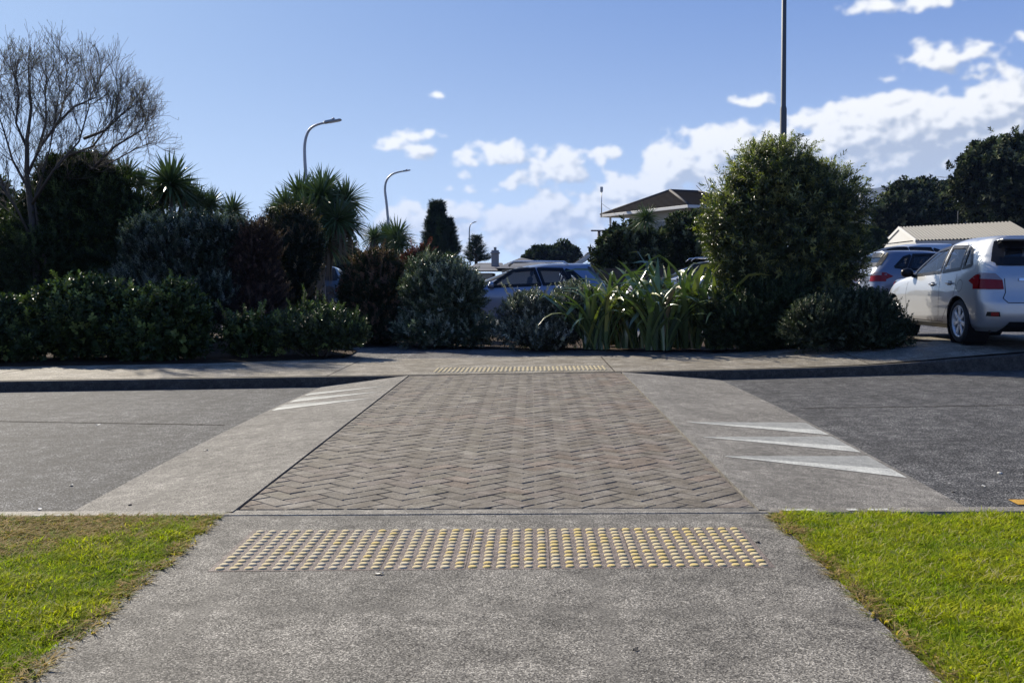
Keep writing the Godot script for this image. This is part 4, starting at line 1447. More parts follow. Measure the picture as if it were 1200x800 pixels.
func trace(st: SurfaceTool, f: Callable, line: Array, width: float, off: float, closed := true) -> void:      # a thin strip that follows a line on the body
	var pts := []
	var m := line.size() if closed else line.size() - 1
	for k in m:
		var a: Vector2 = line[k]
		var b: Vector2 = line[(k + 1) % line.size()]
		var n := maxi(1, int(a.distance_to(b) / .07))
		for j in n:
			pts.append(a.lerp(b, float(j) / n))
	if not closed: pts.append(line[-1])
	var last := pts.size() if closed else pts.size() - 1
	for k in last:
		var a: Vector2 = pts[k]
		var b: Vector2 = pts[(k + 1) % pts.size()]
		var d := (b - a).normalized()
		var n := Vector2(-d.y, d.x) * width * .5
		var e := d * width * .25
		quad(st, lift(f, a - n - e, off), lift(f, a + n - e, off), lift(f, b + n + e, off), lift(f, b - n + e, off))

func wheel_parts(o: Node3D, at: Vector3, r: float, s: float, spokes: int, fine: bool) -> void:
	var turned := Basis(Vector3.BACK, -PI * .5 * s)          # the wheel's axis points outwards
	var tyre := st_new(true)
	var n := 36 if fine else 20
	lathe(tyre, [Vector2(r * .73, -.1), Vector2(r * .93, -.1), Vector2(r, -.075), Vector2(r, .07), Vector2(r * .94, .098), Vector2(r * .8, .105), Vector2(r * .73, .09), Vector2(r * .73, -.1)], n, Transform3D(turned, Vector3.ZERO))
	var w := part(o, "wheel", done(tyre), mats["tyre rubber"], Transform3D(Basis(), at))
	var rim := st_new(true)
	lathe(rim, [Vector2(r * .74, .088), Vector2(r * .71, .1), Vector2(r * .67, .085), Vector2(r * .64, .02)], n, Transform3D(turned, Vector3.ZERO))
	lathe(rim, [Vector2(r * .17, .04), Vector2(r * .16, .082), Vector2(r * .1, .092), Vector2(0, .094)], 14, Transform3D(turned, Vector3.ZERO))
	rim.set_smooth_group(-1)
	for k in spokes:
		var a := TAU * k / spokes
		for d in [-.09, .09]:
			var b := turned * Basis(Vector3.UP, a + d)
			box(rim, b * Vector3(r * .41, .07, 0), Vector3(r * .54, .022, r * .12), b, .006)
	part(w, "rim", done(rim), mats["alloy"])
	var disc := st_new()
	lathe(disc, [Vector2(r * .66, .0), Vector2(r * .66, .012), Vector2(0, .014)], 18, Transform3D(turned, Vector3.ZERO))
	part(w, "brake_disc", done(disc), mats["black trim"])

func make_car(called: String, label: String, group: String, at: Vector3, turn: float, shell: Shell, o: Dictionary) -> Node3D:
	var t := thing(called, label, "car", at, group, turn)
	var fine: bool = o.get("fine", false)
	var body_mat: Material = o.paint
	var L: float = shell.t.back()[4] if shell.t.back().size() > 4 else 4.2
	var top: float = shell.t.back()[0]
	var ns := 96 if fine else 44
	var nc := 8 if fine else 5
	var ne := 14 if fine else 8
	var ys := []
	var y: float = shell.t[0][0]
	while y < top - .001:
		ys.append(y)
		y += (.024 if fine else .045)
	for e in [.02, .01, .004, 0.0]: ys.append(top - e)
	ys.sort()
	var glass: Array = o.side_glass              # polygons of (length, height)
	var ends: Array = o.end_glass                # [polygon, rear?]
	var wr: float = o.get("wheel", .315)
	var arches := [Vector2(o.axles[0], wr), Vector2(o.axles[1], wr)]
	var arch_r := wr + .055
	var rows := []
	for yy in ys:
		rows.append(shell.outline(yy, ns, nc, ne))
	var st := st_new(true)
	var count: int = rows[0].size()
	for s in [-1.0, 1.0]:
		for i in rows.size() - 1:
			for j in count - 1:
				var q := [[i, j], [i + 1, j], [i + 1, j + 1], [i, j + 1]]
				var mid := Vector2.ZERO
				var p3 := []
				var inside := 0
				for k in q:
					var p: Vector2 = rows[k[0]][k[1]]
					mid += Vector2(p.x, p.y) * .25
					var h: float = ys[k[0]]
					var v := Vector3(p.x * s, h, -p.y)
					if j >= ne + nc - 1 and j <= ne + nc + ns:
						for a in arches:
							var d := Vector2(p.y - a.x, h - a.y)
							if d.length() < arch_r:
								inside += 1
								d = d.normalized() * arch_r
								v = Vector3(shell.side(a.x + d.x, a.y + d.y) * s if a.y + d.y > ys[0] else v.x, maxf(a.y + d.y, ys[0]), -(a.x + d.x))
					p3.append(v)
				if inside == 4:
					continue
				var hm: float = (ys[i] + ys[i + 1]) * .5
				var cut := false
				if hm > .7:
					if j >= ne and j < count - ne:
						for g in glass:
							if Geometry2D.is_point_in_polygon(Vector2(mid.y, hm), g): cut = true
					for e in ends:
						var rear: bool = e[1]
						if (rear and j >= ne + nc + ns) or (not rear and j < ne + nc):
							if Geometry2D.is_point_in_polygon(Vector2(mid.x, hm), e[0]): cut = true
				if cut:
					continue
				if s > 0: quad(st, p3[0], p3[3], p3[2], p3[1])
				else: quad(st, p3[0], p3[1], p3[2], p3[3])
	var last: Array = rows[-1]
	for s in [-1.0, 1.0]:                      # the crown of the roof
		for j in count - 1:
			var a := Vector3(last[j].x * s, top, -last[j].y)
			var b := Vector3(last[j + 1].x * s, top, -last[j + 1].y)
			var a0 := Vector3(0, top + .002, a.z)
			var b0 := Vector3(0, top + .002, b.z)
			if s > 0: quad(st, a, b, b0, a0)
			else: quad(st, a0, b0, b, a)
	part(t, "body", done(st), body_mat)
	# underside, arches and cabin
	var un := st_new()
	box(un, Vector3(0, .3, -L * .5), Vector3(1.36, .2, L - .5))
	for a in arches:
		for s in [-1.0, 1.0]:
			lathe(un, [Vector2(arch_r, -.3), Vector2(arch_r + .004, .02)], 24, Transform3D(Basis(Vector3.BACK, -PI * .5 * s), Vector3((shell.side(a.x, .5) - .03) * s, a.y, -a.x)))
	part(t, "underbody", done(un), mats["black trim"])
	var cab := st_new()
	var zf: float = o.cabin[1]
	var zr: float = o.cabin[0]
	var floor_h: float = o.cabin[2]
	box(cab, Vector3(0, floor_h - .3, -(zf + zr) * .5), Vector3(1.3, .1, zf - zr))
	box(cab, Vector3(0, floor_h - .02, -zf + .1), Vector3(1.3, .16, .45), Basis(), .04)                       # dashboard
	for s in [-1.0, 1.0]:
		for zz in [lerpf(zr, zf, .56), lerpf(zr, zf, .2)]:
			box(cab, Vector3(.36 * s, floor_h - .02, -zz), Vector3(.46, .56, .13), Basis(Vector3.RIGHT, .2), .05)
			box(cab, Vector3(.36 * s, floor_h + .33, -zz + .08), Vector3(.26, .17, .09), Basis(Vector3.RIGHT, .15), .04)
	part(t, "seats", done(cab), mats["cabin lining"])
	# glass and its black surrounds
	var frame := st_new(true)
	for s in [-1.0, 1.0]:
		for g in glass:
			var f := func(p): return shell.on_side(p, s)
			var gs := st_new(true)
			var q: Array = Array(g)
			if q.size() == 3: q.append(q[2])
			panel(gs, f, q, 14, 8, -.006)
			part(t, "side_window", done(gs), mats[o.get("glass", "car glass")])
			trace(frame, f, Array(g), .05 if fine else .07, .004)
			part(t, "window_frame", done(frame), mats["black trim"])
			frame = st_new(true)
	for e in ends:
		var rear: bool = e[1]
		var f := func(p): return shell.on_end(p, rear)
		var gs := st_new(true)
		panel(gs, f, Array(e[0]), 16, 8, -.004)
		part(t, "rear_window" if rear else "windscreen", done(gs), mats["dark car glass"] if rear and fine else mats[o.get("glass", "car glass")])
		trace(frame, f, Array(e[0]), .12 if rear else .1, .01)
		part(t, "window_frame", done(frame), mats["black trim"])
		frame = st_new(true)
	# lamps
	for s in [-1.0, 1.0]:
		for spec in o.tail:
			var lens := st_new(true)
			var f: Callable
			if spec[0] == "side": f = func(p): return shell.on_side(p, s)
			else: f = func(p): return shell.on_end(Vector2(p.x * s, p.y), true)
			panel(lens, f, spec[1], 10, 6, .012)
			part(t, "tail_lamp", done(lens), mats[spec[2]])
		if o.has("head"):
			var lens := st_new(true)
			panel(lens, func(p): return shell.on_end(Vector2(p.x * s, p.y), false), o.head, 10, 6, .006)
			part(t, "headlight", done(lens), mats["clear lens"])
		# mirror
		var mz: float = o.mirror.x
		var my: float = o.mirror.y
		var root := shell.on_side(o.mirror, s)
		var mi := st_new(true)
		lathe(mi, [Vector2(0, -1), Vector2(.6, -.85), Vector2(.92, -.5), Vector2(1, 0), Vector2(.9, .55), Vector2(.5, .9), Vector2(0, 1)], 12, Transform3D(Basis().scaled(Vector3(.1, .075, .065)).rotated(Vector3.UP, .25 * s), root + Vector3(.12 * s, .03, 0)))
		tube(mi, [root - Vector3(.02 * s, .03, 0), root + Vector3(.08 * s, .0, 0)], [.03, .025], 6)
		part(t, "door_mirror", done(mi), o.get("mirror_mat", body_mat))
	# shut lines, handles, sills
	if o.has("seams"):
		var seams := st_new(true)
		var handles := []
		for s in [-1.0, 1.0]:
			var f := func(p): return shell.on_side(p, s)
			for l in o.seams:
				var one := st_new(true)
				trace(one, f, l, .009, .0015, false)
				part(t, "shut_line", done(one), mats["black trim"])
			for h in o.get("handles", []):
				var hs := st_new(true)
				var c: Vector3 = f.call(h)
				box(hs, c + Vector3(.022 * s, 0, 0), Vector3(.028, .032, .17), Basis(), .01)
				part(t, "door_handle", done(hs), body_mat)
				var cup := st_new(true)
				panel(cup, f, [h + Vector2(-.07, -.035), h + Vector2(.07, -.035), h + Vector2(.06, .03), h + Vector2(-.06, .03)], 4, 3, .002)
				part(t, "handle_recess", done(cup), mats["black trim"])
			if o.has("flap"):
				var fl: Vector2 = o.flap
				if s < 0:
					var ring := []
					for k in 20: ring.append(fl + Vector2(cos(TAU * k / 20) * .085, sin(TAU * k / 20) * .085))
					trace(seams, f, ring, .007, .0015)
					part(t, "fuel_flap", done(seams), mats["black trim"])
					seams = st_new(true)
		for l in o.get("rear_seams", []):
			trace(seams, func(p): return shell.on_end(p, true), l, .011, .002, false)
		if o.has("rear_seams"): part(t, "tailgate_line", done(seams), mats["black trim"])
	for spec in o.get("extra", []):
		var ex := st_new(true)
		if spec[0] == "rear":
			panel(ex, func(p): return shell.on_end(p, true), spec[2], 14, 5, spec[4])
		else:
			for s in [-1.0, 1.0]:
				ex = st_new(true)
				panel(ex, func(p): return shell.on_side(p, s) if spec[0] == "side" else shell.on_end(Vector2(p.x * s, p.y), true), spec[2], 14, 5, spec[4])
				part(t, spec[1], done(ex), mats[spec[3]] if spec[3] != "paint" else body_mat)
			continue
		part(t, spec[1], done(ex), mats[spec[3]] if spec[3] != "paint" else body_mat)
	if o.get("rails", false):
		for s in [-1.0, 1.0]:
			var rs := st_new(true)
			var ry := top - .03
			var x: float = shell.at(top - .06)[2] * .95 * s
			var z0: float = lerpf(zr, zf, .18)
			var z1: float = lerpf(zr, zf, .75)
			tube(rs, [Vector3(x, ry - .02, -z0), Vector3(x, ry + .07, -z0 - .12), Vector3(x, ry + .08, -(z0 + z1) * .5), Vector3(x, ry + .07, -z1 + .12), Vector3(x, ry - .03, -z1)], [.018, .02, .02, .02, .018], 6)
			part(t, "roof_rail", done(rs), mats["chrome"])
	for a in o.axles:
		for s in [-1.0, 1.0]:
			wheel_parts(t, Vector3((shell.side(a, .5) - .115) * s, wr, -a), wr, s, 7, fine)
	return t

func hatch_shell(lz: float, hy: float, wx: float) -> Shell:
	var s := Shell.new()
	for r in [[.19, .16, 4.02, .78], [.27, .05, 4.16, .85], [.42, .0, 4.22, .875], [.58, .01, 4.21, .88], [.66, .035, 4.17, .88], [.76, .06, 4.06, .875], [.86, .075, 3.86, .862], [.92, .085, 3.55, .85], [.97, .1, 3.24, .836], [1.02, .125, 3.05, .818], [1.12, .19, 2.83, .775], [1.25, .29, 2.54, .7], [1.36, .38, 2.26, .632], [1.43, .41, 2.03, .58], [1.475, .42, 1.8, .53], [1.503, .42, 1.55, .46], [1.515, .62, 1.3, .36]]:
		s.t.append([r[0] * hy, r[1] * lz, r[2] * lz, r[3] * wx, 4.22 * lz])
	return s

func sedan_shell() -> Shell:
	var s := Shell.new()
	for r in [[.2, .16, 4.5, .76], [.28, .05, 4.62, .84], [.45, .0, 4.7, .87], [.62, .02, 4.68, .875], [.78, .05, 4.5, .87], [.88, .08, 4.2, .85], [.95, .12, 3.6, .83], [1.0, .35, 3.35, .805], [1.06, .78, 3.18, .77], [1.16, 1.0, 2.95, .715], [1.28, 1.25, 2.66, .65], [1.37, 1.5, 2.4, .58], [1.42, 1.75, 2.15, .5], [1.44, 1.9, 2.0, .42]]:
		s.t.append([r[0], r[1], r[2], r[3], 4.7])
	return s

func poly(a: Array, lz := 1.0, hy := 1.0) -> PackedVector2Array:
	var p := PackedVector2Array()
	for q in a: p.append(Vector2(q[0] * lz, q[1] * hy))
	return p

func v2(a: Array, lz := 1.0, hy := 1.0) -> Array:
	return Array(poly(a, lz, hy))

func hatch_options(lz: float, hy: float, wx: float, body: Material, fine: bool) -> Dictionary:
	return {
		"fine": fine, "paint": body, "axles": [.72 * lz, 3.32 * lz], "wheel": .315 * (hy if hy > 1.05 else 1.0), "cabin": [.5 * lz, 2.9 * lz, .98 * hy],
		"side_glass": [poly([[1.58, 1.03], [2.72, .98], [2.19, 1.365], [1.72, 1.41]], lz, hy), poly([[.92, 1.075], [1.5, 1.035], [1.63, 1.41], [1.1, 1.4]], lz, hy), poly([[.62, 1.12], [.85, 1.085], [1.01, 1.385], [.86, 1.34]], lz, hy)],
		"end_glass": [[poly([[-.57 * wx, 1.17], [.57 * wx, 1.17], [.46 * wx, 1.405], [-.46 * wx, 1.405]], 1.0, hy), true], [poly([[-.66 * wx, 1.0], [.66 * wx, 1.0], [.52 * wx, 1.4], [-.52 * wx, 1.4]], 1.0, hy), false]],
		"tail": [["rear", v2([[.56 * wx, .785], [.845 * wx, .785], [.835 * wx, .93], [.57 * wx, .91]], 1.0, hy), "tail lens"], ["rear", v2([[.57 * wx, .912], [.835 * wx, .932], [.78 * wx, 1.01], [.64 * wx, 1.0]], 1.0, hy), "clear lens"], ["side", v2([[.27, .79], [.3, .99], [.4, .985], [.56, .9]], lz, hy), "tail lens"]],
		"head": v2([[.4 * wx, .68], [.83 * wx, .72], [.78 * wx, .87], [.45 * wx, .8]], 1.0, hy), "mirror": Vector2(2.66 * lz, 1.0 * hy),
	}

func build_cars() -> void:
	var silver := paint("silver paint", Color(.43, .44, .45), .36, .6)
	var blue := paint("silver blue paint", Color(.2, .235, .32), .34, .6)
	var navy := paint("grey blue paint", Color(.15, .17, .225), .34, .55)
	var charcoal := paint("charcoal paint", Color(.06, .062, .068), .3, .5)
	var white := paint("white paintwork", Color(.66, .67, .67), .4, .0)
	var g := "cars parked in the car park"
	# the silver hatchback on the right
	var o := hatch_options(1.0, 1.0, 1.0, silver, true)
	o.mirror_mat = mats["black trim"]
	o.axles = [.88, 3.46]
	o.seams = [v2([[.98, 1.0], [.95, .8], [1.02, .62], [1.25, .5], [1.42, .33]]), v2([[1.54, .985], [1.5, .7], [1.55, .4], [1.62, .3]]), v2([[2.8, .95], [2.86, .7], [2.84, .4], [2.78, .29]]), v2([[1.42, .29], [2.8, .29]])]
	o.handles = [Vector2(1.16, .87), Vector2(1.78, .85)]
	o.flap = Vector2(.82, .83)
	o.rear_seams = [v2([[-.54, .93], [-.54, .74], [-.58, .66], [-.52, .6], [.52, .6], [.58, .66], [.54, .74], [.54, .93]])]
	o.extra = [["rear", "number_plate_garnish", v2([[-.36, .9], [.36, .9], [.35, .935], [-.35, .935]]), "chrome", .022], ["rear", "number_plate", v2([[-.18, .77], [.18, .77], [.18, .88], [-.18, .88]]), "plate", .012],
		["rear", "lower_bumper", v2([[-.6, .2], [.6, .2], [.5, .34], [-.5, .34]]), "black trim", .006], ["ends", "bumper_reflector", v2([[.62, .41], [.77, .415], [.76, .475], [.63, .475]]), "black trim", .006], ["ends", "fog_lamp", v2([[.64, .42], [.72, .42], [.72, .468], [.64, .468]]), "tail lens", .012],
		["side", "sill", v2([[1.1, .2], [2.95, .2], [2.95, .265], [1.1, .265]]), "black trim", .006]]
	var car := make_car("hatchback", "silver five-door hatchback parked nearest on the right, rear towards the footpath", g, Vector3(7.06, .2, -14.45), deg_to_rad(0.6), hatch_shell(1.0, 1.02, 1.0), o)
	var sp := st_new(true)                     # roof spoiler and aerial
	box(sp, Vector3(0, 1.475, -.36), Vector3(1.0, .035, .2), Basis(Vector3.RIGHT, -.06), .015)
	part(car, "spoiler", done(sp), silver)
	# the blue wagon behind the bushes in the middle
	o = hatch_options(1.06, .98, 1.0, blue, false)
	o.rails = true
	make_car("wagon", "silver blue wagon behind the grey-green shrubs, facing left, roof catching the sun", g, Vector3(1.9, .0, -25.4), PI * .5, hatch_shell(1.06, 1.0, 1.0), o)
	o = hatch_options(1.1, 1.16, 1.04, white, false)
	o.rails = true
	make_car("white_wagon", "white car whose roof and rails show above the strap-leaved plants", g, Vector3(7.4, .0, -32.5), PI * .5, hatch_shell(1.1, 1.16, 1.04), o)
	o = hatch_options(1.12, 1.13, 1.05, navy, false)
	o.glass = "dark car glass"
	make_car("sport_utility_car", "grey blue sport utility car with dark windows, side on, beyond the dark sedan", g, Vector3(8.9, .2, -28.6), -PI * .5, hatch_shell(1.12, 1.13, 1.05), o)
	var sed := {"paint": charcoal, "axles": [.95, 3.7], "wheel": .31, "cabin": [1.1, 3.1, .95], "glass": "dark car glass",
		"side_glass": [poly([[2.0, .985], [3.0, .96], [2.55, 1.29], [2.06, 1.34]]), poly([[1.2, 1.02], [1.93, .99], [1.98, 1.34], [1.55, 1.28]])],
		"end_glass": [[poly([[-.6, 1.03], [.6, 1.03], [.48, 1.33], [-.48, 1.33]]), true], [poly([[-.64, 1.03], [.64, 1.03], [.48, 1.36], [-.48, 1.36]]), false]],
		"tail": [["rear", v2([[.46, .74], [.83, .76], [.8, .9], [.48, .88]]), "tail lens"], ["side", v2([[.18, .76], [.18, .9], [.4, .88], [.42, .8]]), "tail lens"]], "head": v2([[.4, .68], [.82, .7], [.78, .84], [.45, .8]]), "mirror": Vector2(2.95, .98),
		"extra": [["rear", "number_plate", v2([[-.2, .7], [.2, .7], [.2, .82], [-.2, .82]]), "plate", .012], ["rear", "bumper", v2([[-.72, .4], [.72, .4], [.74, .56], [-.74, .56]]), "clear lens", .01]]}
	make_car("sedan", "dark sedan with red tail lamps between the shrub and the silver hatchback", g, Vector3(8.5, .2, -24.6), -PI * .5 - .12, sedan_shell(), sed)
	o = hatch_options(1.12, 1.32, 1.08, paint("pale silver paint", Color(.5, .52, .54), .4, .3), false)
	make_car("people_carrier", "tall pale people carrier seen over the bonnet of the silver hatchback", g, Vector3(12.9, .2, -31.5), PI * .5, hatch_shell(1.12, 1.32, 1.08), o)
	o = hatch_options(1.05, 1.0, 1.0, charcoal, false)
	make_car("dark_hatchback", "dark car glinting between the left shrubs and the brown-tipped shrub", g, Vector3(-6.0, .0, -29.0), .1, hatch_shell(1.05, 1.0, 1.0), o)

# ------------------------------------------------------------------ lamps, poles, houses, hills

func street_lamp(label: String, z: float, line: Array, head0: Vector2, head1: Vector2, r: float) -> void:
	var foot := pt(line[0][0], line[0][1], z)
	foot.y = 0.0
	var t := thing("street_lamp", label, "street lamp", foot, "curved-arm street lamps")
	var pts := [Vector3(.0, -.1, 0)]
	var rad := [r]
	for k in line.size():
		pts.append(pt(line[k][0], line[k][1], z) - foot)
		rad.append(lerpf(r * .95, r * .45, float(k) / (line.size() - 1)))
	var smooth := [pts[0]]
	var sr := [rad[0]]
	for k in range(0, pts.size() - 1):
		for j in 4:
			var p0: Vector3 = pts[maxi(k - 1, 0)]
			var p3: Vector3 = pts[mini(k + 2, pts.size() - 1)]
			var u := (j + 1) / 4.0
			smooth.append((pts[k] as Vector3).cubic_interpolate(pts[k + 1], p0, p3, u) if k > 0 else (pts[k] as Vector3).lerp(pts[k + 1], u))
			sr.append(lerpf(rad[k], rad[k + 1], u))
	var st := st_new(true)
	tube(st, smooth, sr, 10)
	part(t, "pole", done(st), mats["galvanised steel"])
	var a := pt(head0.x, head0.y, z) - foot
	var b := pt(head1.x, head1.y, z) - foot
	var d := (b - a).normalized()
	var basis := Basis(d, Vector3.UP.slide(d).normalized(), d.cross(Vector3.UP).normalized())
	var l := a.distance_to(b)
	var hs := st_new()
	box(hs, (a + b) * .5, Vector3(l, l * .11, l * .36), basis, l * .05)
	box(hs, a.lerp(b, .3) + basis.y * l * .07, Vector3(l * .5, l * .08, l * .2), basis, l * .03)
	lathe(hs, [Vector2(.09 * l, 0), Vector2(.09 * l, .1 * l), Vector2(.05 * l, .13 * l), Vector2(0, .14 * l)], 10, Transform3D(Basis(), a.lerp(b, .55) + basis.y * l * .05))
	var h := part(t, "lamp_head", done(hs), mats["lamp housing"])
	var gs := st_new()
	box(gs, a.lerp(b, .6) - basis.y * l * .06, Vector3(l * .6, .02, l * .26), basis, .005)
	part(h, "lens", done(gs), mats["lamp glass"])

func build_lamps() -> void:
	street_lamp("nearest curved street lamp, in front of the large cabbage tree", 45.0, [[369, 320], [366, 282], [362, 245], [359, 215], [357, 188], [357, 168], [361, 154], [369, 147], [381, 143.5]], Vector2(379, 144), Vector2(400, 140), .1)
	street_lamp("second curved street lamp, rising beside the round-headed cabbage tree", 65.0, [[458, 315], [456, 275], [453, 240], [451, 222], [453, 211], [459, 204.5], [467, 201.5], [473, 200.5]], Vector2(471, 201), Vector2(481, 199), .1)
	street_lamp("smallest farthest street lamp, above the tiered pine", 120.0, [[551, 310], [550, 285], [550, 270], [551, 264], [553, 261.5]], Vector2(553, 261.5), Vector2(558.5, 259.5), .1)
	var foot := pt(917, 330, 24.0)
	foot.y = .2
	var t := thing("light_pole", "tall straight steel pole rising behind the round tree", "light pole", foot)
	var st := st_new(true)
	tube(st, [Vector3(0, -.2, 0), Vector3(0, 1.4, 0), Vector3(0, 4.8, 0), Vector3(0, 4.86, 0), Vector3(0, 11.0, 0)], [.085, .08, .075, .058, .045], 14)
	part(t, "pole", done(st), mats["dark steel"])
	var hs := st_new()
	for s in [-1.0, 1.0]:
		box(hs, Vector3(.55 * s, 11.0, 0), Vector3(.8, .09, .32), Basis(), .03)
	tube(hs, [Vector3(-.4, 10.98, 0), Vector3(.4, 10.98, 0)], [.03, .03], 8)
	part(t, "lamp_head", done(hs), mats["lamp housing"])

func roof_face(st: SurfaceTool, e0: Vector3, e1: Vector3, t1: Vector3, t0: Vector3, courses: int, step: float) -> void:       # tile courses, each lapping the one below
	for k in courses:
		var u0 := float(k) / courses
		var u1 := float(k + 1) / courses
		var n := (e1 - e0).cross(t0 - e0).normalized()
		if n.length() < .5: n = (e1 - e0).cross(t1 - e0).normalized()
		if n.y < 0: n = -n
		var a := e0.lerp(t0, u0) + n * step
		var b := e1.lerp(t1, u0) + n * step
		var c := e1.lerp(t1, u1) + n * .004
		var d := e0.lerp(t0, u1) + n * .004
		quad(st, a, d, c, b)
		quad(st, a - n * step, a, b, b - n * step)

func wall_boards(st: SurfaceTool, a: Vector3, b: Vector3, h: float, pitch: float) -> void:         # lapped weatherboards between two feet
	var n := maxi(1, int(h / pitch))
	var out := (b - a).cross(Vector3.UP).normalized()
	for k in n:
		var y0 := h * k / n
		var y1 := h * (k + 1) / n
		quad(st, a + Vector3(0, y0, 0) + out * .02, a + Vector3(0, y1, 0), b + Vector3(0, y1, 0), b + Vector3(0, y0, 0) + out * .02)
		quad(st, a + Vector3(0, y0, 0), a + Vector3(0, y0, 0) + out * .02, b + Vector3(0, y0, 0) + out * .02, b + Vector3(0, y0, 0))

func build_houses() -> void:
	var tile := mat("dark roof tile", Color(.022, .02, .02), .9)
	tile.metallic_specular = .08
	var ridge := mat("ridge tile", Color(.06, .055, .052), .85)
	var cream := mat("cream wall", Color(.36, .35, .31), .8)
	var grey_roof := mat("grey roof", Color(.15, .15, .155), .6)
	var trim := mat("white trim", Color(.55, .55, .53), .6)
	var board := mat("weatherboard", Color(.5, .5, .49), .7)
	var timber := mat("dark timber", Color(.04, .035, .03), .85)
	# two-storey house, corner towards us
	var C := pt(807, 240, 55.0)
	var H: float = C.y
	var origin := Vector3(C.x, 0, C.z)
	var dl := Vector3(-.44, 0, -.9).normalized()
	var dr := Vector3(.9, 0, -.44).normalized()
	var house := thing("house", "two-storey house with a low dark tiled hip roof behind the dark trees", "house", origin)
	var P := func(a: float, b: float, y: float) -> Vector3: return dl * a + dr * b + Vector3(0, y, 0)
	var rs := st_new()
	var top := H + 1.16
	var p1: Vector3 = P.call(4.6, 1.9, top)
	var p2: Vector3 = P.call(4.6, 3.8, top)
	var c00: Vector3 = P.call(0, 0, H)
	var c10: Vector3 = P.call(9.2, 0, H)
	var c11: Vector3 = P.call(9.2, 5.7, H)
	var c01: Vector3 = P.call(0, 5.7, H)
	roof_face(rs, c10, c00, p1, p1, 14, .03)
	roof_face(rs, c00, c01, p2, p1, 14, .03)
	roof_face(rs, c01, c11, p2, p2, 14, .03)
	roof_face(rs, c11, c10, p1, p2, 14, .03)
	var roof := part(house, "roof", done(rs), tile)
	var rg := st_new(true)
	for pair in [[c00, p1], [c10, p1], [c01, p2], [c11, p2], [p1, p2]]:
		tube(rg, [pair[0] + Vector3(0, .03, 0), pair[1] + Vector3(0, .03, 0)], [.07, .07], 6)
	part(roof, "ridge_tiles", done(rg), ridge)
	var fs := st_new()
	for pair in [[c00, c10], [c00, c01], [c01, c11], [c10, c11]]:
		var a: Vector3 = pair[0]
		var b: Vector3 = pair[1]
		var x := (b - a).normalized()
		box(fs, (a + b) * .5 - Vector3(0, .07, 0), Vector3(a.distance_to(b), .16, .08), Basis(x, Vector3.UP, x.cross(Vector3.UP)), .01)
	part(roof, "gutter", done(fs), trim)
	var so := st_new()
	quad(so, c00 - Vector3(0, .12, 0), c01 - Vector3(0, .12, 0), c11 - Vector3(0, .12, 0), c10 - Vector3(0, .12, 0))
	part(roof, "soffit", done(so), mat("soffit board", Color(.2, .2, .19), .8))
	var ws := st_new()
	for pair in [[P.call(6.9, .7, 0), P.call(.7, .7, 0)], [P.call(.7, .7, 0), P.call(.7, 5.0, 0)], [P.call(.7, 5.0, 0), P.call(6.9, 5.0, 0)], [P.call(6.9, 5.0, 0), P.call(6.9, .7, 0)]]:
		var h := H - .1
		wall_boards(ws, pair[1], pair[0], h, .2)
	part(house, "wall", done(ws), cream)
	for k in 3:
		var wc: Vector3 = P.call(1.8 + k * 1.9, .66, H - 1.15)
		var wb := st_new()
		box(wb, wc, Vector3(1.1, 1.1, .06), Basis(dl, Vector3.UP, dl.cross(Vector3.UP)), .01)
		var w := part(house, "window", done(wb), trim)
		var pb := st_new()
		box(pb, wc - dr * .025, Vector3(.96, .96, .05), Basis(dl, Vector3.UP, dl.cross(Vector3.UP)))
		part(w, "pane", done(pb), mats["window glass"])
	var ps := st_new()
	box(ps, P.call(8.7, .4, H * .5), Vector3(.12, H, .12))
	part(house, "veranda_post", done(ps), trim)
	ps = st_new()
	box(ps, P.call(8.0, .4, 2.5), Vector3(3.2, .15, 1.2), Basis(dl, Vector3.UP, dl.cross(Vector3.UP)), .02)
	part(house, "balcony", done(ps), trim)
	# aerial on its roof
	var at := pt(705, 244, 62.0)
	var aerial := thing("roof_aerial", "thin aerial mast over the left eave of the tiled two-storey roof", "aerial", Vector3(at.x, H - .2, at.z))
	var st := st_new(true)
	tube(st, [Vector3(0, 0, 0), Vector3(0, 1.6, 0)], [.03, .025], 6)
	part(aerial, "mast", done(st), mats["galvanised steel"])
	st = st_new()
	box(st, Vector3(0, 1.62, 0), Vector3(.16, .3, .1))
	part(aerial, "head", done(st), mats["galvanised steel"])
	st = st_new(true)
	tube(st, [Vector3(0, .8, 0), Vector3(.8, .2, .1)], [.012, .012], 4)
	part(aerial, "stay", done(st), mats["galvanised steel"])
	# gabled house with a trellis
	var z := 46.0
	var g0 := pt(690, 329, z)
	g0.y = 0.0
	var gable := thing("gabled_house", "low gabled house with a pierced block wall left of the dark trees", "house", g0)
	var gs := st_new()
	var ridge_y: float = pt(0, 284, z).y
	var eave_y: float = pt(0, 311, z).y
	var gx := pt(672, 300, z).x - g0.x
	var rx := pt(713, 300, z).x - g0.x
	for s in [0, 1]:
		var ex := gx if s == 0 else rx * 2.0 - gx
		var q := [Vector3(ex, eave_y, .2), Vector3(ex, eave_y, -9), Vector3(rx, ridge_y, -9), Vector3(rx, ridge_y, .2)]
		if s == 0: roof_face(gs, q[1], q[0], q[3], q[2], 8, .04)
		else: roof_face(gs, q[0], q[1], q[2], q[3], 8, .04)
	part(gable, "roof", done(gs), tile)
	gs = st_new()
	var dirb := (Vector3(rx, ridge_y, 0) - Vector3(gx, eave_y, 0))
	box(gs, Vector3(gx, eave_y, .24) + dirb * .5 - Vector3(0, .06, 0), Vector3(dirb.length(), .2, .05), Basis(dirb.normalized(), Vector3(-dirb.normalized().y, dirb.normalized().x, 0), Vector3.BACK), .01)
	part(gable, "barge_board", done(gs), trim)
	gs = st_new()
	var w2 := rx - gx
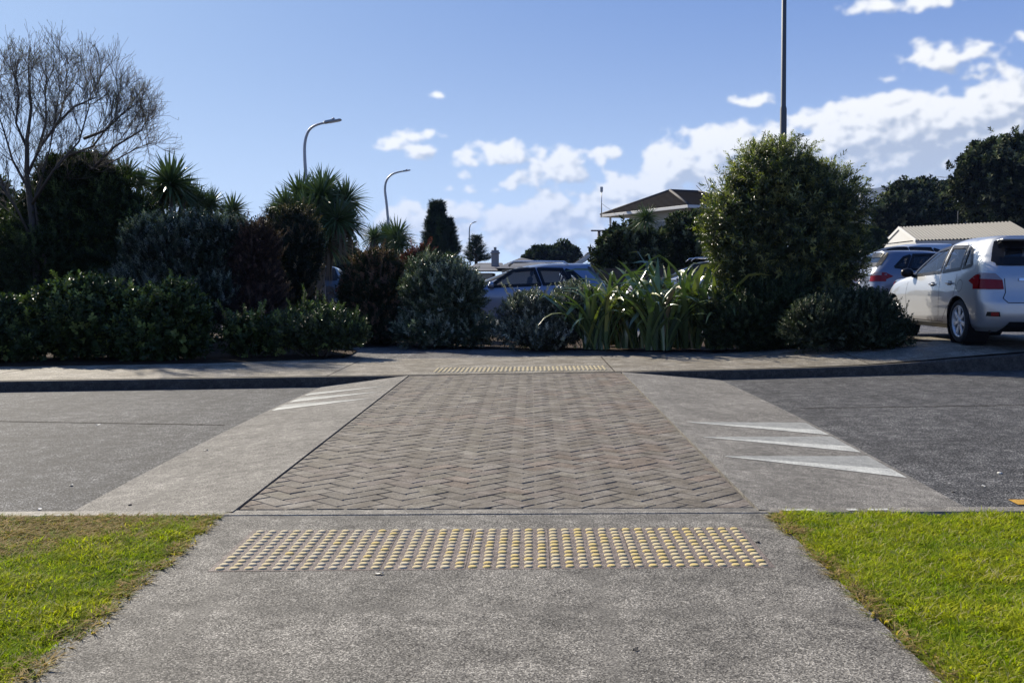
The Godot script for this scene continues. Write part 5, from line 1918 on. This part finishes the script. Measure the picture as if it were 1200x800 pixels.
	box(gs, Vector3(rx, eave_y * .5 - .2, -4.5), Vector3(w2 * 2 - .8, eave_y - .1, 8.6))
	tri(gs, Vector3(gx + .4, eave_y - .25, -.2), Vector3(rx, ridge_y - .1, -.2), Vector3(rx * 2 - gx - .4, eave_y - .25, -.2))
	part(gable, "wall", done(gs), mat("grey wall", Color(.2, .2, .2), .8))
	for r in 4:
		for c in 9 - r * 2:
			var bs := st_new()
			var p := Vector3(rx - .15 - c * .13, eave_y + .02 + r * .16, -.1)
			if p.x < gx + .5 + r * .2: continue
			box(bs, p, Vector3(.09, .1, .1), Basis(), .01)
			part(gable, "block", done(bs), board)
	# low grey hip roof with a chimney
	z = 50.0
	var a0 := pt(612, 329, z)
	a0.y = 0.0
	var low := thing("low_house", "low house with a grey hip roof and chimney over the blue wagon roof", "house", a0)
	var ey: float = pt(0, 315, z).y
	var ay: float = pt(0, 301.5, z).y
	var xl := pt(582, 315, z).x - a0.x
	var xr := pt(662, 315, z).x - a0.x
	var ls := st_new()
	var q0 := Vector3(xl, ey, 2)
	var q1 := Vector3(xr, ey, 2)
	var q2 := Vector3(xr, ey, -5)
	var q3 := Vector3(xl, ey, -5)
	var ap := Vector3(pt(610, 315, z).x - a0.x, ay, -1.2)
	for f in [[q0, q1], [q1, q2], [q2, q3], [q3, q0]]:
		roof_face(ls, f[0], f[1], ap, ap, 9, .02)
	var x2 := pt(538, 315, z).x - a0.x
	var wing := [Vector3(x2, ey - .1, .6), Vector3(xl + .4, ey - .1, .6), Vector3(xl + .4, ey - .1, -4.6), Vector3(x2, ey - .1, -4.6)]
	var wa := Vector3(x2 + .9, ey + .32, -2)
	var wb2 := Vector3(xl + .2, ey + .32, -2)
	roof_face(ls, wing[0], wing[1], wb2, wa, 6, .02)
	roof_face(ls, wing[2], wing[3], wa, wb2, 6, .02)
	roof_face(ls, wing[3], wing[0], wa, wa, 6, .02)
	var lr := part(low, "roof", done(ls), grey_roof)
	ls = st_new()
	var chx := pt(579.5, 315, z).x - a0.x
	var ch0: float = pt(0, 314, z).y
	var ch1: float = pt(0, 296.5, z).y
	box(ls, Vector3(chx, (ch0 + ch1) * .5, -.9), Vector3(.36, ch1 - ch0 + .3, .36), Basis(), .02)
	box(ls, Vector3(chx, ch1 + .02, -.9), Vector3(.46, .08, .46), Basis(), .02)
	tube(ls, [Vector3(chx, ch1, -.9), Vector3(chx, ch1 + .3, -.9)], [.07, .07], 8)
	part(lr, "chimney", done(ls), mat("chimney render", Color(.22, .22, .22), .8))
	ls = st_new()
	box(ls, Vector3((xl + xr) * .5, ey * .5 - .05, -1.5), Vector3(xr - xl - .6, ey, 6.2))
	box(ls, Vector3((x2 + xl) * .5, ey * .5 - .1, -2.0), Vector3(xl - x2 - .4, ey - .2, 4.4))
	part(low, "wall", done(ls), cream)
	# corrugated shed
	var R := pt(1074, 282, 58.0)
	var Lc := pt(1036, 286, 64.0)
	var A := pt(1054.5, 267, 61.0)
	var A2 := pt(1186, 260.5, 57.5)
	var R2 := pt(1216, 275, 54.5)
	var s0 := Vector3(R.x, 0, R.z)
	for n in 1:
		R.y = 3.34; Lc.y = 3.34; R2.y = 3.4
		A.y = 4.18; A2.y = 4.3
	R -= s0; Lc -= s0; A -= s0; A2 -= s0; R2 -= s0
	var L2 := Lc + (A2 - A) * 1.1
	var shed := thing("shed", "long pale shed with a corrugated roof and boarded gable, below the dark trees", "shed", s0)
	var cs := st_new(true)
	for face in [[R, R2, A2, A], [L2, Lc, A, A2]]:
		var n := 132
		var up := Vector3(0, 1, 0)
		for k in n:
			var u0 := float(k) / n
			var u1 := float(k + 1) / n
			var h0: float = .05 * [0.0, 1.0, 1.0, 0.0][k % 4]
			var h1: float = .05 * [0.0, 1.0, 1.0, 0.0][(k + 1) % 4]
			var drop: Vector3 = (face[0] - face[3]).normalized() * .15
			quad(cs, face[0].lerp(face[1], u0) + drop + up * h0, face[3].lerp(face[2], u0) + up * h0, face[3].lerp(face[2], u1) + up * h1, face[0].lerp(face[1], u1) + drop + up * h1)
	part(shed, "roof", done(cs), mat("roofing iron", Color(.2, .19, .165), .7))
	var bs2 := st_new()
	var f0 := Vector3(R.x, 0, R.z)
	var f1 := Vector3(Lc.x, 0, Lc.z)
	wall_boards(bs2, f0, f1, 3.28, .19)
	for k in 4:
		var u0 := k / 4.0
		var u1 := (k + 1) / 4.0
		var mid := (R + Lc) * .5
		var lo0: Vector3 = R.lerp(A, u0)
		var lo1: Vector3 = Lc.lerp(A, u0)
		var hi0: Vector3 = R.lerp(A, u1)
		var hi1: Vector3 = Lc.lerp(A, u1)
		quad(bs2, lo0, hi0, hi1, lo1)
	var wall := part(shed, "gable_wall", done(bs2), board)
	bs2 = st_new()
	wall_boards(bs2, Vector3(R2.x, 0, R2.z), f0, 3.3, .19)
	wall_boards(bs2, f1, Vector3(L2.x, 0, L2.z), 3.3, .19)
	wall_boards(bs2, Vector3(L2.x, 0, L2.z), Vector3(R2.x, 0, R2.z), 3.4, .19)
	part(shed, "side_wall", done(bs2), board)
	bs2 = st_new()
	for pair in [[R, A], [Lc, A]]:
		var d: Vector3 = pair[1] - pair[0]
		var x := d.normalized()
		var nn := (f1 - f0).normalized().cross(Vector3.UP)
		box(bs2, (pair[0] + pair[1]) * .5 - nn * .04 + Vector3(0, -.04, 0), Vector3(d.length() + .15, .18, .05), Basis(x, nn.cross(x), nn), .01)
	part(shed, "barge_boards", done(bs2), trim)
	var along := (f1 - f0).normalized()
	var outn := along.cross(Vector3.UP).normalized()
	for k in 4:
		var wc := f0 + along * ((f1 - f0).length() * (.42 + .13 * k)) + Vector3(0, 2.55, 0)
		var pbx := st_new()
		box(pbx, wc + outn * .0, Vector3(.24, .3, .09), Basis(along, Vector3.UP, along.cross(Vector3.UP)), .01)
		part(wall, "window", done(pbx), mats["window glass"])
	# small building left of the shed
	var b0 := pt(1022, 329, 66.0)
	b0.y = 0.0
	var hut := thing("low_building", "low grey flat-roofed building left of the shed, half hidden by bushes", "building", b0)
	var hs := st_new()
	box(hs, Vector3(0, 1.25, -2), Vector3(2.1, 2.5, 4), Basis(), .02)
	part(hut, "wall", done(hs), mat("grey wall", Color(.2, .2, .2), .8))
	hs = st_new()
	box(hs, Vector3(0, 2.75, -1.8), Vector3(2.7, .28, 4.8), Basis(), .04)
	part(hut, "roof", done(hs), timber)
	hs = st_new()
	box(hs, Vector3(.1, 1.5, .02), Vector3(1.0, 1.0, .06), Basis(), .01)
	part(hut, "window", done(hs), mats["window glass"])
	# power pole
	var pp := pt(702, 329, 70.0)
	pp.y = 0.0
	var pole := thing("power_pole", "wooden power pole with a crossarm left of the two-storey house", "power pole", pp)
	var ph: float = pt(0, 270, 70.0).y
	st = st_new(true)
	tube(st, [Vector3(0, -.1, 0), Vector3(0, ph, 0)], [.15, .11], 8)
	part(pole, "post", done(st), mats["pale bark"])
	st = st_new()
	box(st, Vector3(0, ph - .05, .12), Vector3(1.1, .1, .1), Basis(), .01)
	part(pole, "crossarm", done(st), mats["pale bark"])
	# wire frame aerial above the dark trees
	var wp := pt(1112, 215, 66.0)
	var wa2 := thing("yagi_aerial", "thin aerial rods above the spreading dark tree", "aerial", Vector3(wp.x, 0, wp.z))
	st = st_new(true)
	tube(st, [Vector3(.6, 4.0, 0), Vector3(.6, wp.y + .4, 0)], [.03, .025], 5)
	part(wa2, "mast", done(st), mats["galvanised steel"])
	st = st_new(true)
	tube(st, [Vector3(-.7, wp.y + .42, 0), Vector3(1.0, wp.y + .3, 0)], [.022, .022], 5)
	for k in 5:
		tube(st, [Vector3(-.6 + k * .35, wp.y + .41 - k * .025, -.3), Vector3(-.6 + k * .35, wp.y + .41 - k * .025, .3)], [.01, .01], 4)
	part(wa2, "boom", done(st), mats["galvanised steel"])
	# dark board fence closing the back of the car park
	var fp := pt(728, 329, 39.0)
	fp.y = 0.0
	var fence := thing("board_fence", "dark board fence at the back of the car park, below the dark trees", "fence", fp)
	rng.seed = 411
	for k in 44:
		var b := st_new()
		var hgt := 1.55 + rng.randf_range(-.02, .02)
		box(b, Vector3(-1.6 + k * .153, hgt * .5, rng.randf_range(-.006, .006)), Vector3(.145, hgt, .025), Basis(), .004)
		part(fence, "board", done(b), timber)

func build_hills() -> void:
	var n := hash_noise(501, .06, 4)
	for layer in 2:
		var dist: float = [2300.0, 1500.0][layer]
		var st := st_new(true)
		var cols := 240
		var rows := 6
		var grid := []
		for i in cols + 1:
			var az := lerpf(-75.0, 75.0, float(i) / cols)
			var peak := 0.0
			if layer == 0:
				peak = 4.75 * exp(-pow((az - 18.3) / 3.2, 2.0)) + 3.2 * exp(-pow((az - 25.5) / 5.0, 2.0)) + 2.3 * exp(-pow((az - 5.4) / 2.0, 2.0)) + 3.0 * exp(-pow((az - 45.0) / 10.0, 2.0)) + 1.6 * exp(-pow((az - 11.0) / 4.0, 2.0))
				peak *= 1.0 + .2 * n.get_noise_2d(az * 6.0, 3.0)
			else:
				peak = 2.6 * exp(-pow((az - 20.5) / 3.0, 2.0)) + 1.7 * exp(-pow((az - 40.0) / 12.0, 2.0)) + .3
				peak *= 1.0 + .25 * n.get_noise_2d(az * 6.0, 33.0)
			var h := dist * tan(deg_to_rad(maxf(peak, .05)))
			var column := []
			for j in rows + 1:
				var u := float(j) / rows
				var dd := dist * lerpf(.72, 1.0, u)
				var y := h * pow(u, 1.3) * (1.0 + .25 * n.get_noise_2d(az * 5.0, u * 30.0 + layer * 70.0) * (1.0 - u)) - .3
				column.append(direction(az, 0.0) * dd + Vector3(0, y, 0))
			column.append(direction(az, 0.0) * dist * 1.3 + Vector3(0, -5, 0))
			grid.append(column)
		for i in cols:
			for j in rows + 1:
				quad(st, grid[i][j], grid[i][j + 1], grid[i + 1][j + 1], grid[i + 1][j])
		setting("hill", done(st), mat("hillside", Color(.035, .045, .032), .95))

# ------------------------------------------------------------------ the scene

func _ready() -> void:
	var cam := Camera3D.new()
	cam.name = "camera"
	cam.near = .05
	cam.far = 6000.0
	cam.set_frustum(.05 * 800.0 / FOCAL, Vector2(0, -.05 * 38.8 / FOCAL), .05, 6000.0)
	cam.keep_aspect = Camera3D.KEEP_HEIGHT
	add_child(cam)
	cam.transform = Transform3D(look, EYE)
	cam.current = true
	sun_dir = direction(-39.0, 33.0)
	var sun := DirectionalLight3D.new()
	sun.name = "sun"
	sun.light_energy = 1.6
	sun.light_color = Color(1.0, .96, .89)
	sun.light_angular_distance = .5
	sun.shadow_enabled = true
	add_child(sun)
	sun.look_at_from_position(Vector3.ZERO, -sun_dir, Vector3.UP)
	var env := Environment.new()
	env.background_mode = Environment.BG_SKY
	env.sky = Sky.new()
	env.sky.sky_material = make_sky()
	env.tonemap_mode = Environment.TONE_MAPPER_LINEAR
	env.tonemap_exposure = 1.8
	env.sdfgi_enabled = true
	env.ssao_enabled = true
	env.ssil_enabled = true
	var we := WorldEnvironment.new()
	we.name = "air"
	we.environment = env
	add_child(we)
	build_materials()
	build_ground()
	build_hills()
	build_houses()
	build_lamps()
	build_cars()
	build_plants()
	build_grass()
	build_litter()
	env.fog_enabled = true
	env.fog_light_color = Color(.6, .73, 1.0)
	env.fog_density = .00013
